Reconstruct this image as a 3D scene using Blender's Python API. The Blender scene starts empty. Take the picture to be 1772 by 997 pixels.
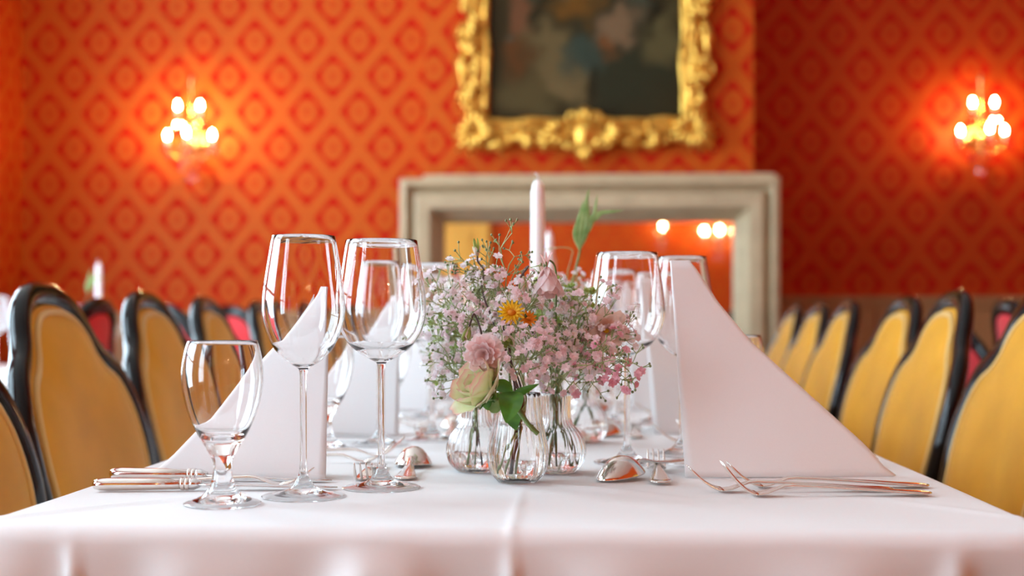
import bpy, bmesh, math, random
from mathutils import Vector, Matrix, Euler

S = bpy.context.scene
COL = S.collection
PI = math.pi

# ------------------------------------------------------------------ camera, world, light, exposure
F_PX, HORIZON, VPX = 2300.0, 557.0, 987.0
EYE = 0.93                       # camera height above the floor
TZ = 0.76                        # upper face of the tablecloth
YAW = math.atan((VPX - 886.0) / F_PX)
cd = bpy.data.cameras.new('camera')
cam = bpy.data.objects.new('camera', cd)
COL.objects.link(cam)
cam.location = (0, 0, EYE)
cam.rotation_euler = (PI / 2, 0, YAW)
cd.sensor_width = 36.0
cd.lens = F_PX / 1772 * 36.0
cd.shift_y = (HORIZON - 498.5) / 1772
cd.clip_start = 0.05
cd.dof.use_dof = True
cd.dof.focus_distance = 1.36
cd.dof.aperture_fstop = 3.5
S.camera = cam

wd = bpy.data.worlds.new('sky')
S.world = wd
wd.use_nodes = True
bg = wd.node_tree.nodes['Background']
bg.inputs[0].default_value = (0.66, 0.865, 1.0, 1)
bg.inputs[1].default_value = 15.0

WIN = [(-0.95, 1.25), (1.55, 1.65), (3.85, 1.75)]      # windows along the left wall: centre, width
WIN_Z0, WIN_Z1 = 0.40, 3.05
XL, XR, YR, YB, CEIL = -2.47, 3.4, -2.2, 5.9, 3.4
for wy, ww in WIN:                 # sky portals in the window openings
    ld = bpy.data.lights.new('window_portal', 'AREA')
    ld.shape = 'RECTANGLE'
    ld.size, ld.size_y = WIN_Z1 - WIN_Z0, ww
    ld.cycles.is_portal = True
    lo = bpy.data.objects.new('window_portal', ld)
    COL.objects.link(lo)
    lo.location = (XL - 0.16, wy, (WIN_Z0 + WIN_Z1) / 2)
    lo.rotation_euler = (0, -PI / 2, 0)

vs = S.view_settings
vs.view_transform = 'Standard'
vs.look = 'None'
vs.exposure = -0.08
vs.gamma = 1.0
vs.use_curve_mapping = False
S.cycles.use_denoising = True
S.cycles.max_bounces = 20
S.cycles.transmission_bounces = 20
S.cycles.diffuse_bounces = 5
S.cycles.glossy_bounces = 6
S.cycles.transparent_max_bounces = 16


def ray(u, v):
    fw = Vector((-math.sin(YAW), math.cos(YAW), 0))
    rt = Vector((math.cos(YAW), math.sin(YAW), 0))
    return fw * F_PX + rt * (u - 886.0) + Vector((0, 0, HORIZON - v))


def W(u, v, Y):                  # the point at world depth Y seen at a pixel
    d = ray(u, v)
    return Vector((0, 0, EYE)) + d * (Y / d.y)


def G(u, v, z=TZ):               # the point at height z seen at a pixel
    d = ray(u, v)
    return Vector((0, 0, EYE)) + d * ((z - EYE) / d.z)


# ------------------------------------------------------------------ materials
M = {}


def mat(name, col, rough=0.5, metal=0.0, **kw):
    m = bpy.data.materials.new(name)
    m.use_nodes = True
    b = m.node_tree.nodes['Principled BSDF']
    b.inputs['Base Color'].default_value = (*col, 1)
    b.inputs['Roughness'].default_value = rough
    b.inputs['Metallic'].default_value = metal
    for k, v in kw.items():
        b.inputs[k.replace('_', ' ')].default_value = v
    M[name] = m
    return m


def nodes(m):
    return m.node_tree.nodes, m.node_tree.links, m.node_tree.nodes['Principled BSDF']


def grain(m, scale, amount, bump=0.0, col=None, detail=4, dist=0.01, stretch=(1, 1, 1)):
    """noise variation of the base colour and a fine relief"""
    N, L, b = nodes(m)
    tc = N.new('ShaderNodeTexCoord')
    mp = N.new('ShaderNodeMapping')
    mp.inputs['Scale'].default_value = stretch
    L.new(tc.outputs['Object'], mp.inputs[0])
    no = N.new('ShaderNodeTexNoise')
    no.inputs['Scale'].default_value = scale
    no.inputs['Detail'].default_value = detail
    L.new(mp.outputs[0], no.inputs[0])
    base = b.inputs['Base Color'].default_value[:3]
    if amount:
        r = N.new('ShaderNodeValToRGB')
        r.color_ramp.elements[0].position = 0.3
        r.color_ramp.elements[1].position = 0.7
        c2 = col or tuple(min(1, c * (1 + amount)) for c in base)
        r.color_ramp.elements[0].color = (*[c * (1 - amount) for c in base], 1)
        r.color_ramp.elements[1].color = (*c2, 1)
        L.new(no.outputs[0], r.inputs[0])
        L.new(r.outputs[0], b.inputs['Base Color'])
    if bump:
        bp = N.new('ShaderNodeBump')
        bp.inputs['Strength'].default_value = bump
        bp.inputs['Distance'].default_value = dist
        L.new(no.outputs[0], bp.inputs['Height'])
        L.new(bp.outputs[0], b.inputs['Normal'])
    return m


def math_node(N, L, op, a, b=None, c=None):
    n = N.new('ShaderNodeMath')
    n.operation = op
    for i, x in enumerate((a, b, c)):
        if x is None:
            continue
        if isinstance(x, (int, float)):
            n.inputs[i].default_value = x
        else:
            L.new(x, n.inputs[i])
    return n.outputs[0]


def wallpaper(name, axis, ox, oz, k=1.0, gold=0.098, red=0.50):
    m = mat(name, (0.5, 0.02, 0.005), 0.55)
    N, L, b = nodes(m)
    PX, PZ = 0.2345 * k, 0.3185 * k
    g = N.new('ShaderNodeNewGeometry')
    no = N.new('ShaderNodeTexNoise')
    no.inputs['Scale'].default_value = 22
    no.inputs['Detail'].default_value = 3
    L.new(g.outputs['Position'], no.inputs[0])
    sp = N.new('ShaderNodeSeparateXYZ')
    L.new(g.outputs['Position'], sp.inputs[0])
    jit = math_node(N, L, 'MULTIPLY_ADD', no.outputs[0], 0.05, -0.025)
    u = math_node(N, L, 'ADD', math_node(N, L, 'DIVIDE', math_node(N, L, 'SUBTRACT', sp.outputs[axis], ox), PX), jit)
    v = math_node(N, L, 'ADD', math_node(N, L, 'DIVIDE', math_node(N, L, 'SUBTRACT', sp.outputs[2], oz), PZ), jit)
    # fold into one cell centred on a medallion: a,b in 0..0.5
    fa = math_node(N, L, 'PINGPONG', u, 0.5)
    fb = math_node(N, L, 'PINGPONG', v, 0.5)
    s = math_node(N, L, 'ADD', fa, fb)
    far = math_node(N, L, 'GREATER_THAN', s, 0.5)
    ga = math_node(N, L, 'ABSOLUTE', math_node(N, L, 'SUBTRACT', math_node(N, L, 'MULTIPLY', far, 0.5), fa))
    gb = math_node(N, L, 'ABSOLUTE', math_node(N, L, 'SUBTRACT', math_node(N, L, 'MULTIPLY', far, 0.5), fb))
    l1 = math_node(N, L, 'ADD', ga, math_node(N, L, 'MULTIPLY', gb, 1.14))
    r2 = math_node(N, L, 'SQRT', math_node(N, L, 'ADD', math_node(N, L, 'POWER', ga, 2.0),
                                             math_node(N, L, 'POWER', math_node(N, L, 'MULTIPLY', gb, 1.12), 2.0)))
    def ss(x, e0, e1):
        n = N.new('ShaderNodeMapRange')
        n.interpolation_type = 'SMOOTHSTEP'
        n.inputs[1].default_value, n.inputs[2].default_value = e0, e1
        L.new(x, n.inputs[0])
        return n.outputs[0]
    outer = ss(l1, 0.355, 0.395)
    inner = ss(r2, 0.215, 0.19)
    # small red eyelets where the lattice crosses, a leaf vein inside the medallion
    mot = math_node(N, L, 'MAXIMUM', outer, inner)
    vein = math_node(N, L, 'MULTIPLY', ss(r2, 0.10, 0.075), 0.35)
    mot = math_node(N, L, 'SUBTRACT', mot, vein)
    fine = N.new('ShaderNodeTexWave')
    fine.inputs['Scale'].default_value = 160
    fine.inputs['Distortion'].default_value = 2
    L.new(g.outputs['Position'], fine.inputs[0])
    thread = math_node(N, L, 'MULTIPLY_ADD', fine.outputs[1], 0.10, 0.93)
    mix = N.new('ShaderNodeMix')
    mix.data_type = 'RGBA'
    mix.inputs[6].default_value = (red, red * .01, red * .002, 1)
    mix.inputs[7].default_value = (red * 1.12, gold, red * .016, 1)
    L.new(math_node(N, L, 'MULTIPLY', mot, thread), mix.inputs[0])
    L.new(mix.outputs[2], b.inputs['Base Color'])
    L.new(math_node(N, L, 'MULTIPLY_ADD', mot, -0.22, 0.75), b.inputs['Roughness'])
    bp = N.new('ShaderNodeBump')
    bp.inputs['Strength'].default_value = 0.25
    bp.inputs['Distance'].default_value = 0.002
    L.new(mot, bp.inputs['Height'])
    L.new(bp.outputs[0], b.inputs['Normal'])
    b.inputs['Specular IOR Level'].default_value = 0.12
    return m


p0 = W(85, 75, YB)
wallpaper('wallpaper', 0, p0.x, p0.z)
wallpaper('wallpaper_side', 1, 5.3, p0.z)
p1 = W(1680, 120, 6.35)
wallpaper('wallpaper_shaded', 0, p1.x, p1.z, 1.06, 0.055, 0.42)  # same wallpaper; the recess's shade is put into darker red and fainter motif

grain(mat('plaster', (0.80, 0.76, 0.70), 0.85), 9, 0.03, 0.05)
grain(mat('stone', (0.50, 0.39, 0.24), 0.6), 14, 0.10, 0.12)
grain(mat('wainscot', (0.42, 0.24, 0.10), 0.5), 6, 0.08, 0.04)
grain(mat('parquet', (0.20, 0.10, 0.045), 0.35), 5, 0.35, 0.1, stretch=(1, 9, 1))
mat('mirror', (0.93, 0.92, 0.90), 0.02, 1.0)
grain(mat('gilding', (0.82, 0.46, 0.085), 0.30, 0.9), 30, 0.30, 0.7, detail=6, dist=0.008)
mat('brass', (0.85, 0.55, 0.18), 0.25, 1.0)
grain(mat('lacquer', (0.004, 0.0045, 0.005), 0.13, 0.0, Specular_IOR_Level=0.28), 30, 0.1, 0.02)
grain(mat('gold_velvet', (0.63, 0.28, 0.003), 0.58, Sheen_Weight=0.42, Sheen_Roughness=0.3,
          Sheen_Tint=(1.0, 0.85, 0.5, 1)), 7, 0.12, 0.06, detail=6)
mat('gold_piping', (0.66, 0.40, 0.10), 0.6, Sheen_Weight=0.3)
grain(mat('red_velvet', (0.72, 0.016, 0.025), 0.7, Sheen_Weight=0.25), 9, 0.1, 0.05)
grain(mat('linen', (0.84, 0.83, 0.83), 0.8, Sheen_Weight=0.08), 900, 0.012, 0.06, dist=0.0006)
grain(mat('napkin_linen', (0.86, 0.85, 0.855), 0.75, Sheen_Weight=0.1), 1100, 0.012, 0.06, dist=0.0005)
mat('wood', (0.16, 0.08, 0.035), 0.45)
mat('silver', (0.80, 0.74, 0.69), 0.13, 1.0)
mat('blade_steel', (0.72, 0.70, 0.69), 0.16, 1.0)
mat('wax', (0.86, 0.82, 0.82), 0.45, Subsurface_Weight=0.25)
mat('wick', (0.75, 0.70, 0.68), 0.8)
mat('white_paint', (0.78, 0.76, 0.72), 0.45)
grain(mat('ochre_paint', (0.66, 0.32, 0.04), 0.45), 5, 0.06, 0.03)
mat('stem_green', (0.13, 0.20, 0.045), 0.5)
mat('stem_pale', (0.30, 0.36, 0.13), 0.5)
mat('stem_purple', (0.10, 0.055, 0.05), 0.5)
mat('bud_green', (0.18, 0.22, 0.09), 0.5)
mat('bud_tan', (0.50, 0.47, 0.26), 0.55)


def leafmat(name, c0, c1, rough, trans):
    """petals and leaves: two tones by object noise, some light passing through"""
    m = mat(name, c0, rough)
    N, L, b = nodes(m)
    tc = N.new('ShaderNodeTexCoord')
    no = N.new('ShaderNodeTexNoise')
    no.inputs['Scale'].default_value = 70
    L.new(tc.outputs['Object'], no.inputs[0])
    r = N.new('ShaderNodeValToRGB')
    r.color_ramp.elements[0].position = 0.35
    r.color_ramp.elements[1].position = 0.65
    r.color_ramp.elements[0].color = (*c0, 1)
    r.color_ramp.elements[1].color = (*c1, 1)
    L.new(no.outputs[0], r.inputs[0])
    L.new(r.outputs[0], b.inputs['Base Color'])
    t = N.new('ShaderNodeBsdfTranslucent')
    L.new(r.outputs[0], t.inputs[0])
    mx = N.new('ShaderNodeMixShader')
    mx.inputs[0].default_value = trans
    out = N['Material Output']
    L.new(b.outputs[0], mx.inputs[1])
    L.new(t.outputs[0], mx.inputs[2])
    L.new(mx.outputs[0], out.inputs[0])
    return m


leafmat('leaf', (0.045, 0.16, 0.012), (0.085, 0.25, 0.02), 0.35, 0.25)
leafmat('leaf_pale', (0.20, 0.34, 0.09), (0.34, 0.46, 0.17), 0.5, 0.3)
leafmat('lime', (0.34, 0.48, 0.10), (0.46, 0.56, 0.16), 0.5, 0.3)
leafmat('gyp_pink', (0.89, 0.68, 0.71), (0.94, 0.83, 0.85), 0.6, 0.35)
leafmat('gyp_pale', (0.90, 0.80, 0.82), (0.94, 0.90, 0.90), 0.6, 0.35)
leafmat('gyp_deep', (0.80, 0.38, 0.46), (0.87, 0.56, 0.62), 0.6, 0.35)
leafmat('columbine_pink', (0.87, 0.64, 0.64), (0.92, 0.82, 0.82), 0.55, 0.4)
leafmat('columbine_deep', (0.87, 0.50, 0.47), (0.90, 0.68, 0.66), 0.55, 0.4)
leafmat('blush', (0.85, 0.60, 0.50), (0.90, 0.74, 0.66), 0.55, 0.4)
leafmat('yellow_petal', (0.86, 0.48, 0.01), (0.90, 0.62, 0.02), 0.55, 0.3)
leafmat('orange_petal', (0.85, 0.28, 0.01), (0.88, 0.36, 0.02), 0.55, 0.3)


def rose_material():
    m = leafmat('rose_petal', (0.74, 0.76, 0.42), (0.86, 0.85, 0.64), 0.55, 0.25)
    N, L, b = nodes(m)
    at = N.new('ShaderNodeAttribute')
    at.attribute_name = 'edge'
    ramp = [n for n in N if n.type == 'VALTORGB'][0]
    mx = N.new('ShaderNodeMix')
    mx.data_type = 'RGBA'
    L.new(at.outputs['Fac'], mx.inputs[0])
    L.new(ramp.outputs[0], mx.inputs[6])
    mx.inputs[7].default_value = (0.82, 0.34, 0.34, 1)
    L.new(mx.outputs[2], b.inputs['Base Color'])
    t = [n for n in N if n.type == 'BSDF_TRANSLUCENT'][0]
    L.new(mx.outputs[2], t.inputs[0])


rose_material()


def glassmat(name, col, ior):
    m = mat(name, col, 0.0, IOR=ior)
    nodes(m)[2].inputs['Transmission Weight'].default_value = 1.0
    return m


glassmat('glass', (1.0, 1.0, 1.0), 1.5)
glassmat('water', (0.99, 1.0, 0.99), 1.33)
glassmat('crystal', (1.0, 0.97, 0.95), 1.6)
# thin flat window panes: clear with a faint mirror
wp = mat('window_glass', (1, 1, 1), 0.0)
N_, L_, b_ = nodes(wp)
tr = N_.new('ShaderNodeBsdfTransparent')
gl = N_.new('ShaderNodeBsdfGlossy')
gl.inputs['Roughness'].default_value = 0.01
mx = N_.new('ShaderNodeMixShader')
mx.inputs[0].default_value = 0.06
L_.new(tr.outputs[0], mx.inputs[1])
L_.new(gl.outputs[0], mx.inputs[2])
L_.new(mx.outputs[0], N_['Material Output'].inputs[0])

bulb = mat('bulb_glow', (1, 0.8, 0.5), 0.4)
nodes(bulb)[2].inputs['Emission Color'].default_value = (1.0, 0.72, 0.32, 1)
nodes(bulb)[2].inputs['Emission Strength'].default_value = 420.0


# ------------------------------------------------------------------ object helpers
def tag(o, label=None, cat=None, group=None, kind=None):
    if label: o['label'] = label
    if cat: o['category'] = cat
    if group: o['group'] = group
    if kind: o['kind'] = kind
    return o


def thing(name, label, cat, loc=(0, 0, 0), rz=0.0, group=None):
    o = bpy.data.objects.new(name, None)
    o.empty_display_size = 0.05
    COL.objects.link(o)
    o.location = loc
    o.rotation_euler = (0, 0, rz)
    return tag(o, label, cat, group)


def copy_tree(o, parent=None):
    c = o.copy()
    COL.objects.link(c)
    c.parent = parent
    for ch in list(o.children):
        copy_tree(ch, c)
    return c


class MB:
    """collects shapes, then links them as one mesh object"""
    def __init__(self):
        self.v, self.f = [], []

    def add(self, vs, fs):
        o = len(self.v)
        self.v += [tuple(x) for x in vs]
        self.f += [tuple(i + o for i in f) for f in fs]
        return o

    def box(self, x0, x1, y0, y1, z0, z1):
        v = [(x, y, z) for x in (x0, x1) for y in (y0, y1) for z in (z0, z1)]
        self.add(v, [(0, 1, 3, 2), (4, 6, 7, 5), (0, 4, 5, 1), (2, 3, 7, 6), (0, 2, 6, 4), (1, 5, 7, 3)])
        return self

    def bbox(self, x0, x1, y0, y1, z0, z1, b=0.004):
        """box with chamfered edges"""
        bm = bmesh.new()
        bmesh.ops.create_cube(bm, size=1)
        for q in bm.verts:
            q.co = Vector(((x0 + x1) / 2 + q.co.x * (x1 - x0), (y0 + y1) / 2 + q.co.y * (y1 - y0),
                           (z0 + z1) / 2 + q.co.z * (z1 - z0)))
        bmesh.ops.bevel(bm, geom=bm.edges[:], offset=b, segments=2, affect='EDGES', profile=0.5)
        bm.verts.index_update()
        self.add([q.co[:] for q in bm.verts], [[q.index for q in f.verts] for f in bm.faces])
        bm.free()
        return self

    def lathe(self, prof, seg=48, closed=False, org=(0, 0, 0), flute=None):
        """prof: (r, z); flute(r, z, angle) -> r"""
        n, vs, fs = len(prof), [], []
        for r, z in prof:
            for k in range(seg):
                a = 2 * PI * k / seg
                rr = flute(r, z, a) if flute else r
                vs.append((org[0] + rr * math.cos(a), org[1] + rr * math.sin(a), org[2] + z))
        for i in range(n - 1 if not closed else n):
            j = (i + 1) % n
            for k in range(seg):
                l = (k + 1) % seg
                fs.append((i * seg + k, i * seg + l, j * seg + l, j * seg + k))
        self.add(vs, fs)
        return self

    def tube(self, pts, rad, seg=6, closed=False, cap=True, flat=None):
        """round (or flattened) tube along points"""
        pts = [Vector(p) for p in pts]
        n = len(pts)
        rads = rad if isinstance(rad, (list, tuple)) else [rad] * n
        vs, fs = [], []
        up = None
        for i, p in enumerate(pts):
            a = pts[i - 1] if (i > 0 or closed) else p
            b = pts[(i + 1) % n] if (i < n - 1 or closed) else p
            t = (b - a)
            t = t.normalized() if t.length > 1e-9 else Vector((0, 0, 1))
            if up is None:
                up = Vector((0, 1, 0)) if abs(t.y) < 0.9 else Vector((1, 0, 0))
            x = up - t * up.dot(t)
            x = x.normalized() if x.length > 1e-6 else t.orthogonal().normalized()
            up = x
            y = t.cross(x)
            for k in range(seg):
                an = 2 * PI * k / seg
                fx = flat if flat else 1.0
                vs.append(p + (x * math.cos(an) * fx + y * math.sin(an)) * rads[i])
        m = n if closed else n - 1
        for i in range(m):
            j = (i + 1) % n
            for k in range(seg):
                l = (k + 1) % seg
                fs.append((i * seg + k, i * seg + l, j * seg + l, j * seg + k))
        if cap and not closed:
            fs.append(tuple(range(seg))[::-1])
            fs.append(tuple((n - 1) * seg + k for k in range(seg)))
        self.add(vs, fs)
        return self

    def ball(self, c, rx, ry=None, rz=None, seg=8, rings=6, rot=None):
        ry = ry or rx
        rz = rz or rx
        vs, fs = [], []
        R = rot or Matrix.Identity(3)
        c = Vector(c)
        for i in range(rings + 1):
            th = PI * i / rings
            for k in range(seg):
                a = 2 * PI * k / seg
                vs.append(c + R @ Vector((rx * math.sin(th) * math.cos(a), ry * math.sin(th) * math.sin(a), rz * math.cos(th))))
        for i in range(rings):
            for k in range(seg):
                l = (k + 1) % seg
                fs.append((i * seg + k, (i + 1) * seg + k, (i + 1) * seg + l, i * seg + l))
        self.add(vs, fs)
        return self

    def loft(self, sec, seg=10):
        """sections (x, z, half width y, half thickness): a bar along x, capped"""
        vs, fs = [], []
        for x, z, w, h in sec:
            for k in range(seg):
                a = 2 * PI * k / seg
                vs.append((x, w * math.cos(a), z + h * math.sin(a)))
        n = len(sec)
        for i in range(n - 1):
            for k in range(seg):
                l = (k + 1) % seg
                fs.append((i * seg + k, (i + 1) * seg + k, (i + 1) * seg + l, i * seg + l))
        fs.append(tuple(range(seg)))
        fs.append(tuple((n - 1) * seg + k for k in range(seg))[::-1])
        self.add(vs, fs)
        return self

    def grid(self, fn, nu, nv):
        vs = [fn(i / nu, j / nv) for j in range(nv + 1) for i in range(nu + 1)]
        fs = [(j * (nu + 1) + i, j * (nu + 1) + i + 1, (j + 1) * (nu + 1) + i + 1, (j + 1) * (nu + 1) + i)
              for j in range(nv) for i in range(nu)]
        self.add(vs, fs)
        return self

    def build(self, name, material, parent=None, smooth=True, weld=False, kind=None):
        me = bpy.data.meshes.new(name)
        me.from_pydata(self.v, [], self.f)
        if weld:
            bm = bmesh.new()
            bm.from_mesh(me)
            bmesh.ops.remove_doubles(bm, verts=bm.verts[:], dist=1e-5)
            bmesh.ops.recalc_face_normals(bm, faces=bm.faces[:])
            bm.to_mesh(me)
            bm.free()
        if smooth:
            me.polygons.foreach_set('use_smooth', [True] * len(me.polygons))
        me.materials.append(M[material] if isinstance(material, str) else material)
        me.update()
        o = bpy.data.objects.new(name, me)
        COL.objects.link(o)
        o.parent = parent
        if kind:
            o['kind'] = kind
        return o


def crom(pts, n=6, closed=False):
    """Catmull-Rom through points"""
    P = [Vector(p) for p in pts]
    m = len(P)
    out = []
    for i in range(m if closed else m - 1):
        a = P[(i - 1) % m] if (closed or i > 0) else P[0] * 2 - P[1]
        b, c = P[i], P[(i + 1) % m]
        d = P[(i + 2) % m] if (closed or i + 2 < m) else P[-1] * 2 - P[-2]
        for k in range(n):
            t = k / n
            out.append(0.5 * ((2 * b) + (c - a) * t + (2 * a - 5 * b + 4 * c - d) * t * t + (3 * b - a - 3 * c + d) * t ** 3))
    if not closed:
        out.append(P[-1])
    return out


def interp(tab, x):
    if x <= tab[0][0]: return tab[0][1]
    for (x0, y0), (x1, y1) in zip(tab, tab[1:]):
        if x <= x1:
            return y0 + (y1 - y0) * (x - x0) / (x1 - x0)
    return tab[-1][1]


def sstep(a, b, x):
    t = max(0, min(1, (x - a) / (b - a)))
    return t * t * (3 - 2 * t)


# ------------------------------------------------------------------ the room
YBR = 6.35                        # recessed wall right of the chimney breast
BX0, BX1, YC = W(735, 150, 5.75).x, W(1304, 150, 5.75).x, 5.75
struct = lambda o: tag(o, kind='structure')
struct(MB().box(XL - .3, XR + .2, YR - .2, YBR + .2, -0.1, 0).build('floor', 'parquet', smooth=False))
struct(MB().box(XL - .3, XR + .2, YR - .2, YBR + .2, CEIL, CEIL + .1).build('ceiling', 'plaster', smooth=False))
wall_back = struct(MB().box(XL - .3, BX0, YB, YB + .3, 0, CEIL).build('wall_back', 'wallpaper', smooth=False))
wall_ch = struct(MB().box(BX0, BX1, YC, YBR + .2, 0, CEIL).build('wall_chimney', 'wallpaper', smooth=False))
wall_rec = struct(MB().box(BX1, XR + .2, YBR, YBR + .2, 0, CEIL).build('wall_recess', 'wallpaper_shaded', smooth=False))
struct(MB().box(XR, XR + .2, YR - .2, YBR, 0, CEIL).build('wall_right', 'wallpaper_side', smooth=False))
wall_rear = struct(MB().box(XL - .3, XR + .2, YR - .2, YR, 0, CEIL).build('wall_rear', 'wallpaper', smooth=False))
wl = MB()
wl.box(XL - .3, XL, YR, YB, 0, WIN_Z0)
wl.box(XL - .3, XL, YR, YB, WIN_Z1, CEIL)
ys = [YR] + [y for c, w in WIN for y in (c - w / 2, c + w / 2)] + [YB]
for i in range(0, len(ys), 2):
    wl.box(XL - .3, XL, ys[i], ys[i + 1], WIN_Z0, WIN_Z1)
struct(wl.build('wall_left', 'wallpaper_side', smooth=False))
for k, (wy, ww) in enumerate(WIN):
    a, b = wy - ww / 2, wy + ww / 2
    t = thing(f'window_{k + 1}', None, None, (0, 0, 0))
    struct(t)
    fr = MB()
    x0, x1 = XL - .14, XL - .07
    fr.box(x0, x1, a, b, WIN_Z0, WIN_Z0 + .06).box(x0, x1, a, b, WIN_Z1 - .06, WIN_Z1)
    fr.box(x0, x1, a, a + .06, WIN_Z0, WIN_Z1).box(x0, x1, b - .06, b, WIN_Z0, WIN_Z1)
    fr.build('frame', 'white_paint', t, smooth=False)
    MB().box(x0, x1, wy - .03, wy + .03, WIN_Z0 + .06, WIN_Z1 - .06).build('mullion', 'white_paint', t, smooth=False)
    for q in (1, 2):
        zz = WIN_Z0 + (WIN_Z1 - WIN_Z0) * q / 3
        MB().box(x0 + .01, x1 - .01, a + .06, b - .06, zz - .02, zz + .02).build('glazing_bar', 'white_paint', t, smooth=False)
    for c0, c1 in ((a + .06, wy - .03), (wy + .03, b - .06)):
        for q in range(3):
            z0 = WIN_Z0 + (WIN_Z1 - WIN_Z0) * q / 3
            z1 = WIN_Z0 + (WIN_Z1 - WIN_Z0) * (q + 1) / 3
            MB().grid(lambda s, r: (XL - .105, c0 + (c1 - c0) * s, z0 + (z1 - z0) * r), 1, 1).build('pane', 'window_glass', t, smooth=False)
    MB().bbox(XL - .2, XL + .06, a - .05, b + .05, WIN_Z0 - .04, WIN_Z0).build('window_sill', 'white_paint', t, smooth=False)


def dado(n, wall, x0, x1, y, ztop=1.03):
    """panelled wainscot with rail, standing 3 cm proud of a wall"""
    r = MB()
    r.box(x0, x1, y - .030, y, ztop - .05, ztop - .015).box(x0, x1, y - .045, y, ztop - .015, ztop)
    struct(r.build(f'trim_{n}', 'wainscot', smooth=False))
    w = (x1 - x0)
    k = max(1, round(w / .6))
    for i in range(k):
        a, b = x0 + w * i / k + .004, x0 + w * (i + 1) / k - .004
        MB().bbox(a, b, y - .018, y + .002, .12, ztop - .05, .003).build('panel', 'wainscot', wall, smooth=False)
        MB().bbox(a + .08, b - .08, y - .028, y - .016, .2, ztop - .13, .006).build('panel', 'wainscot', wall, smooth=False)


dado(1, wall_back, XL, BX0, YB, .97)
dado(2, wall_rec, BX1, XR, YBR, 1.05)
struct(MB().box(XL, BX0, YB - .03, YB, 0, .12).build('baseboard_back', 'wainscot', smooth=False))
struct(MB().box(BX1, XR, YBR - .03, YBR, 0, .12).build('baseboard_recess', 'wainscot', smooth=False))

# rear door, seen only in the mirror
dr = struct(thing('door_1', None, None, (-1.35, YR, 0)))
MB().box(-.42, .42, 0, .05, 0, 2.0).build('door_leaf', 'ochre_paint', dr, smooth=False)
for z0, z1 in ((.15, .85), (1.0, 1.85)):
    for s in (-1, 1):
        MB().bbox(min(s * .05, s * .34), max(s * .05, s * .34), .045, .065, z0, z1, .008).build('panel', 'ochre_paint', dr, smooth=False)
f_ = MB()
f_.box(-.52, -.42, 0, .08, 0, 2.1).box(.42, .52, 0, .08, 0, 2.1).box(-.42, .42, 0, .08, 2.0, 2.1)
f_.build('door_frame', 'ochre_paint', dr, smooth=False)
MB().ball((.36, .085, 1.02), .03, .03, .03).build('door_handle', 'brass', dr)


# ------------------------------------------------------------------ fireplace surround with mirror
def fireplace():
    yf = 5.56
    A, B = W(690, 400, yf), W(1352, 400, yf)
    top = W(1000, 306, yf).z
    t = thing('fireplace_surround', 'moulded beige stone fireplace surround under the gilt framed painting', 'fireplace',
              ((A.x + B.x) / 2, YC, 0))
    hw = (B.x - A.x) / 2
    d = YC - yf                                      # depth towards the room
    # moulding profile: (inset from the outer edge, how far it stands out from the wall)
    prof = [(0, 0), (0, d * .86), (.008, d * .96), (.028, d), (.034, d * .97), (.040, d * .80), (.052, d * .74), (.058, d * .80),
            (.066, d * .93), (.080, d * .97), (.128, d * .95), (.134, d * .86), (.142, d * .70), (.154, d * .62), (.168, d * .46),
            (.178, d * .22), (.180, 0)]

    def loop(ins, out):
        return [(-hw + ins, -out, 0), (-hw + ins, -out, top - ins), (hw - ins, -out, top - ins), (hw - ins, -out, 0)]
    for nm, (i, j) in (('jamb', (0, 1)), ('lintel', (1, 2)), ('jamb', (2, 3))):
        mb = MB()
        L = [loop(*p) for p in prof]
        vs = [q for l in L for q in (l[i], l[j])]
        mb.add(vs, [(2 * k, 2 * k + 1, 2 * k + 3, 2 * k + 2) for k in range(len(prof) - 1)])
        o = mb.build(nm, 'stone', t, smooth=False)
    MB().bbox(-hw + .10, hw - .02, -d * .9, .0, top - .004, top + .014, .004).build('mantel_shelf', 'stone', t, smooth=False)
    m = thing('fireplace_mirror', 'mirror glass set inside the beige fireplace surround', 'mirror', ((A.x + B.x) / 2, YC, 0))
    MB().box(-hw + .176, hw - .176, -.022, -.002, .05, top - .176).build('mirror_pane', 'mirror', m, smooth=False)
    MB().box(-hw + .176, hw - .176, -.03, 0, .0, .05).build('mirror_base', 'stone', m, smooth=False)


fireplace()


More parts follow.
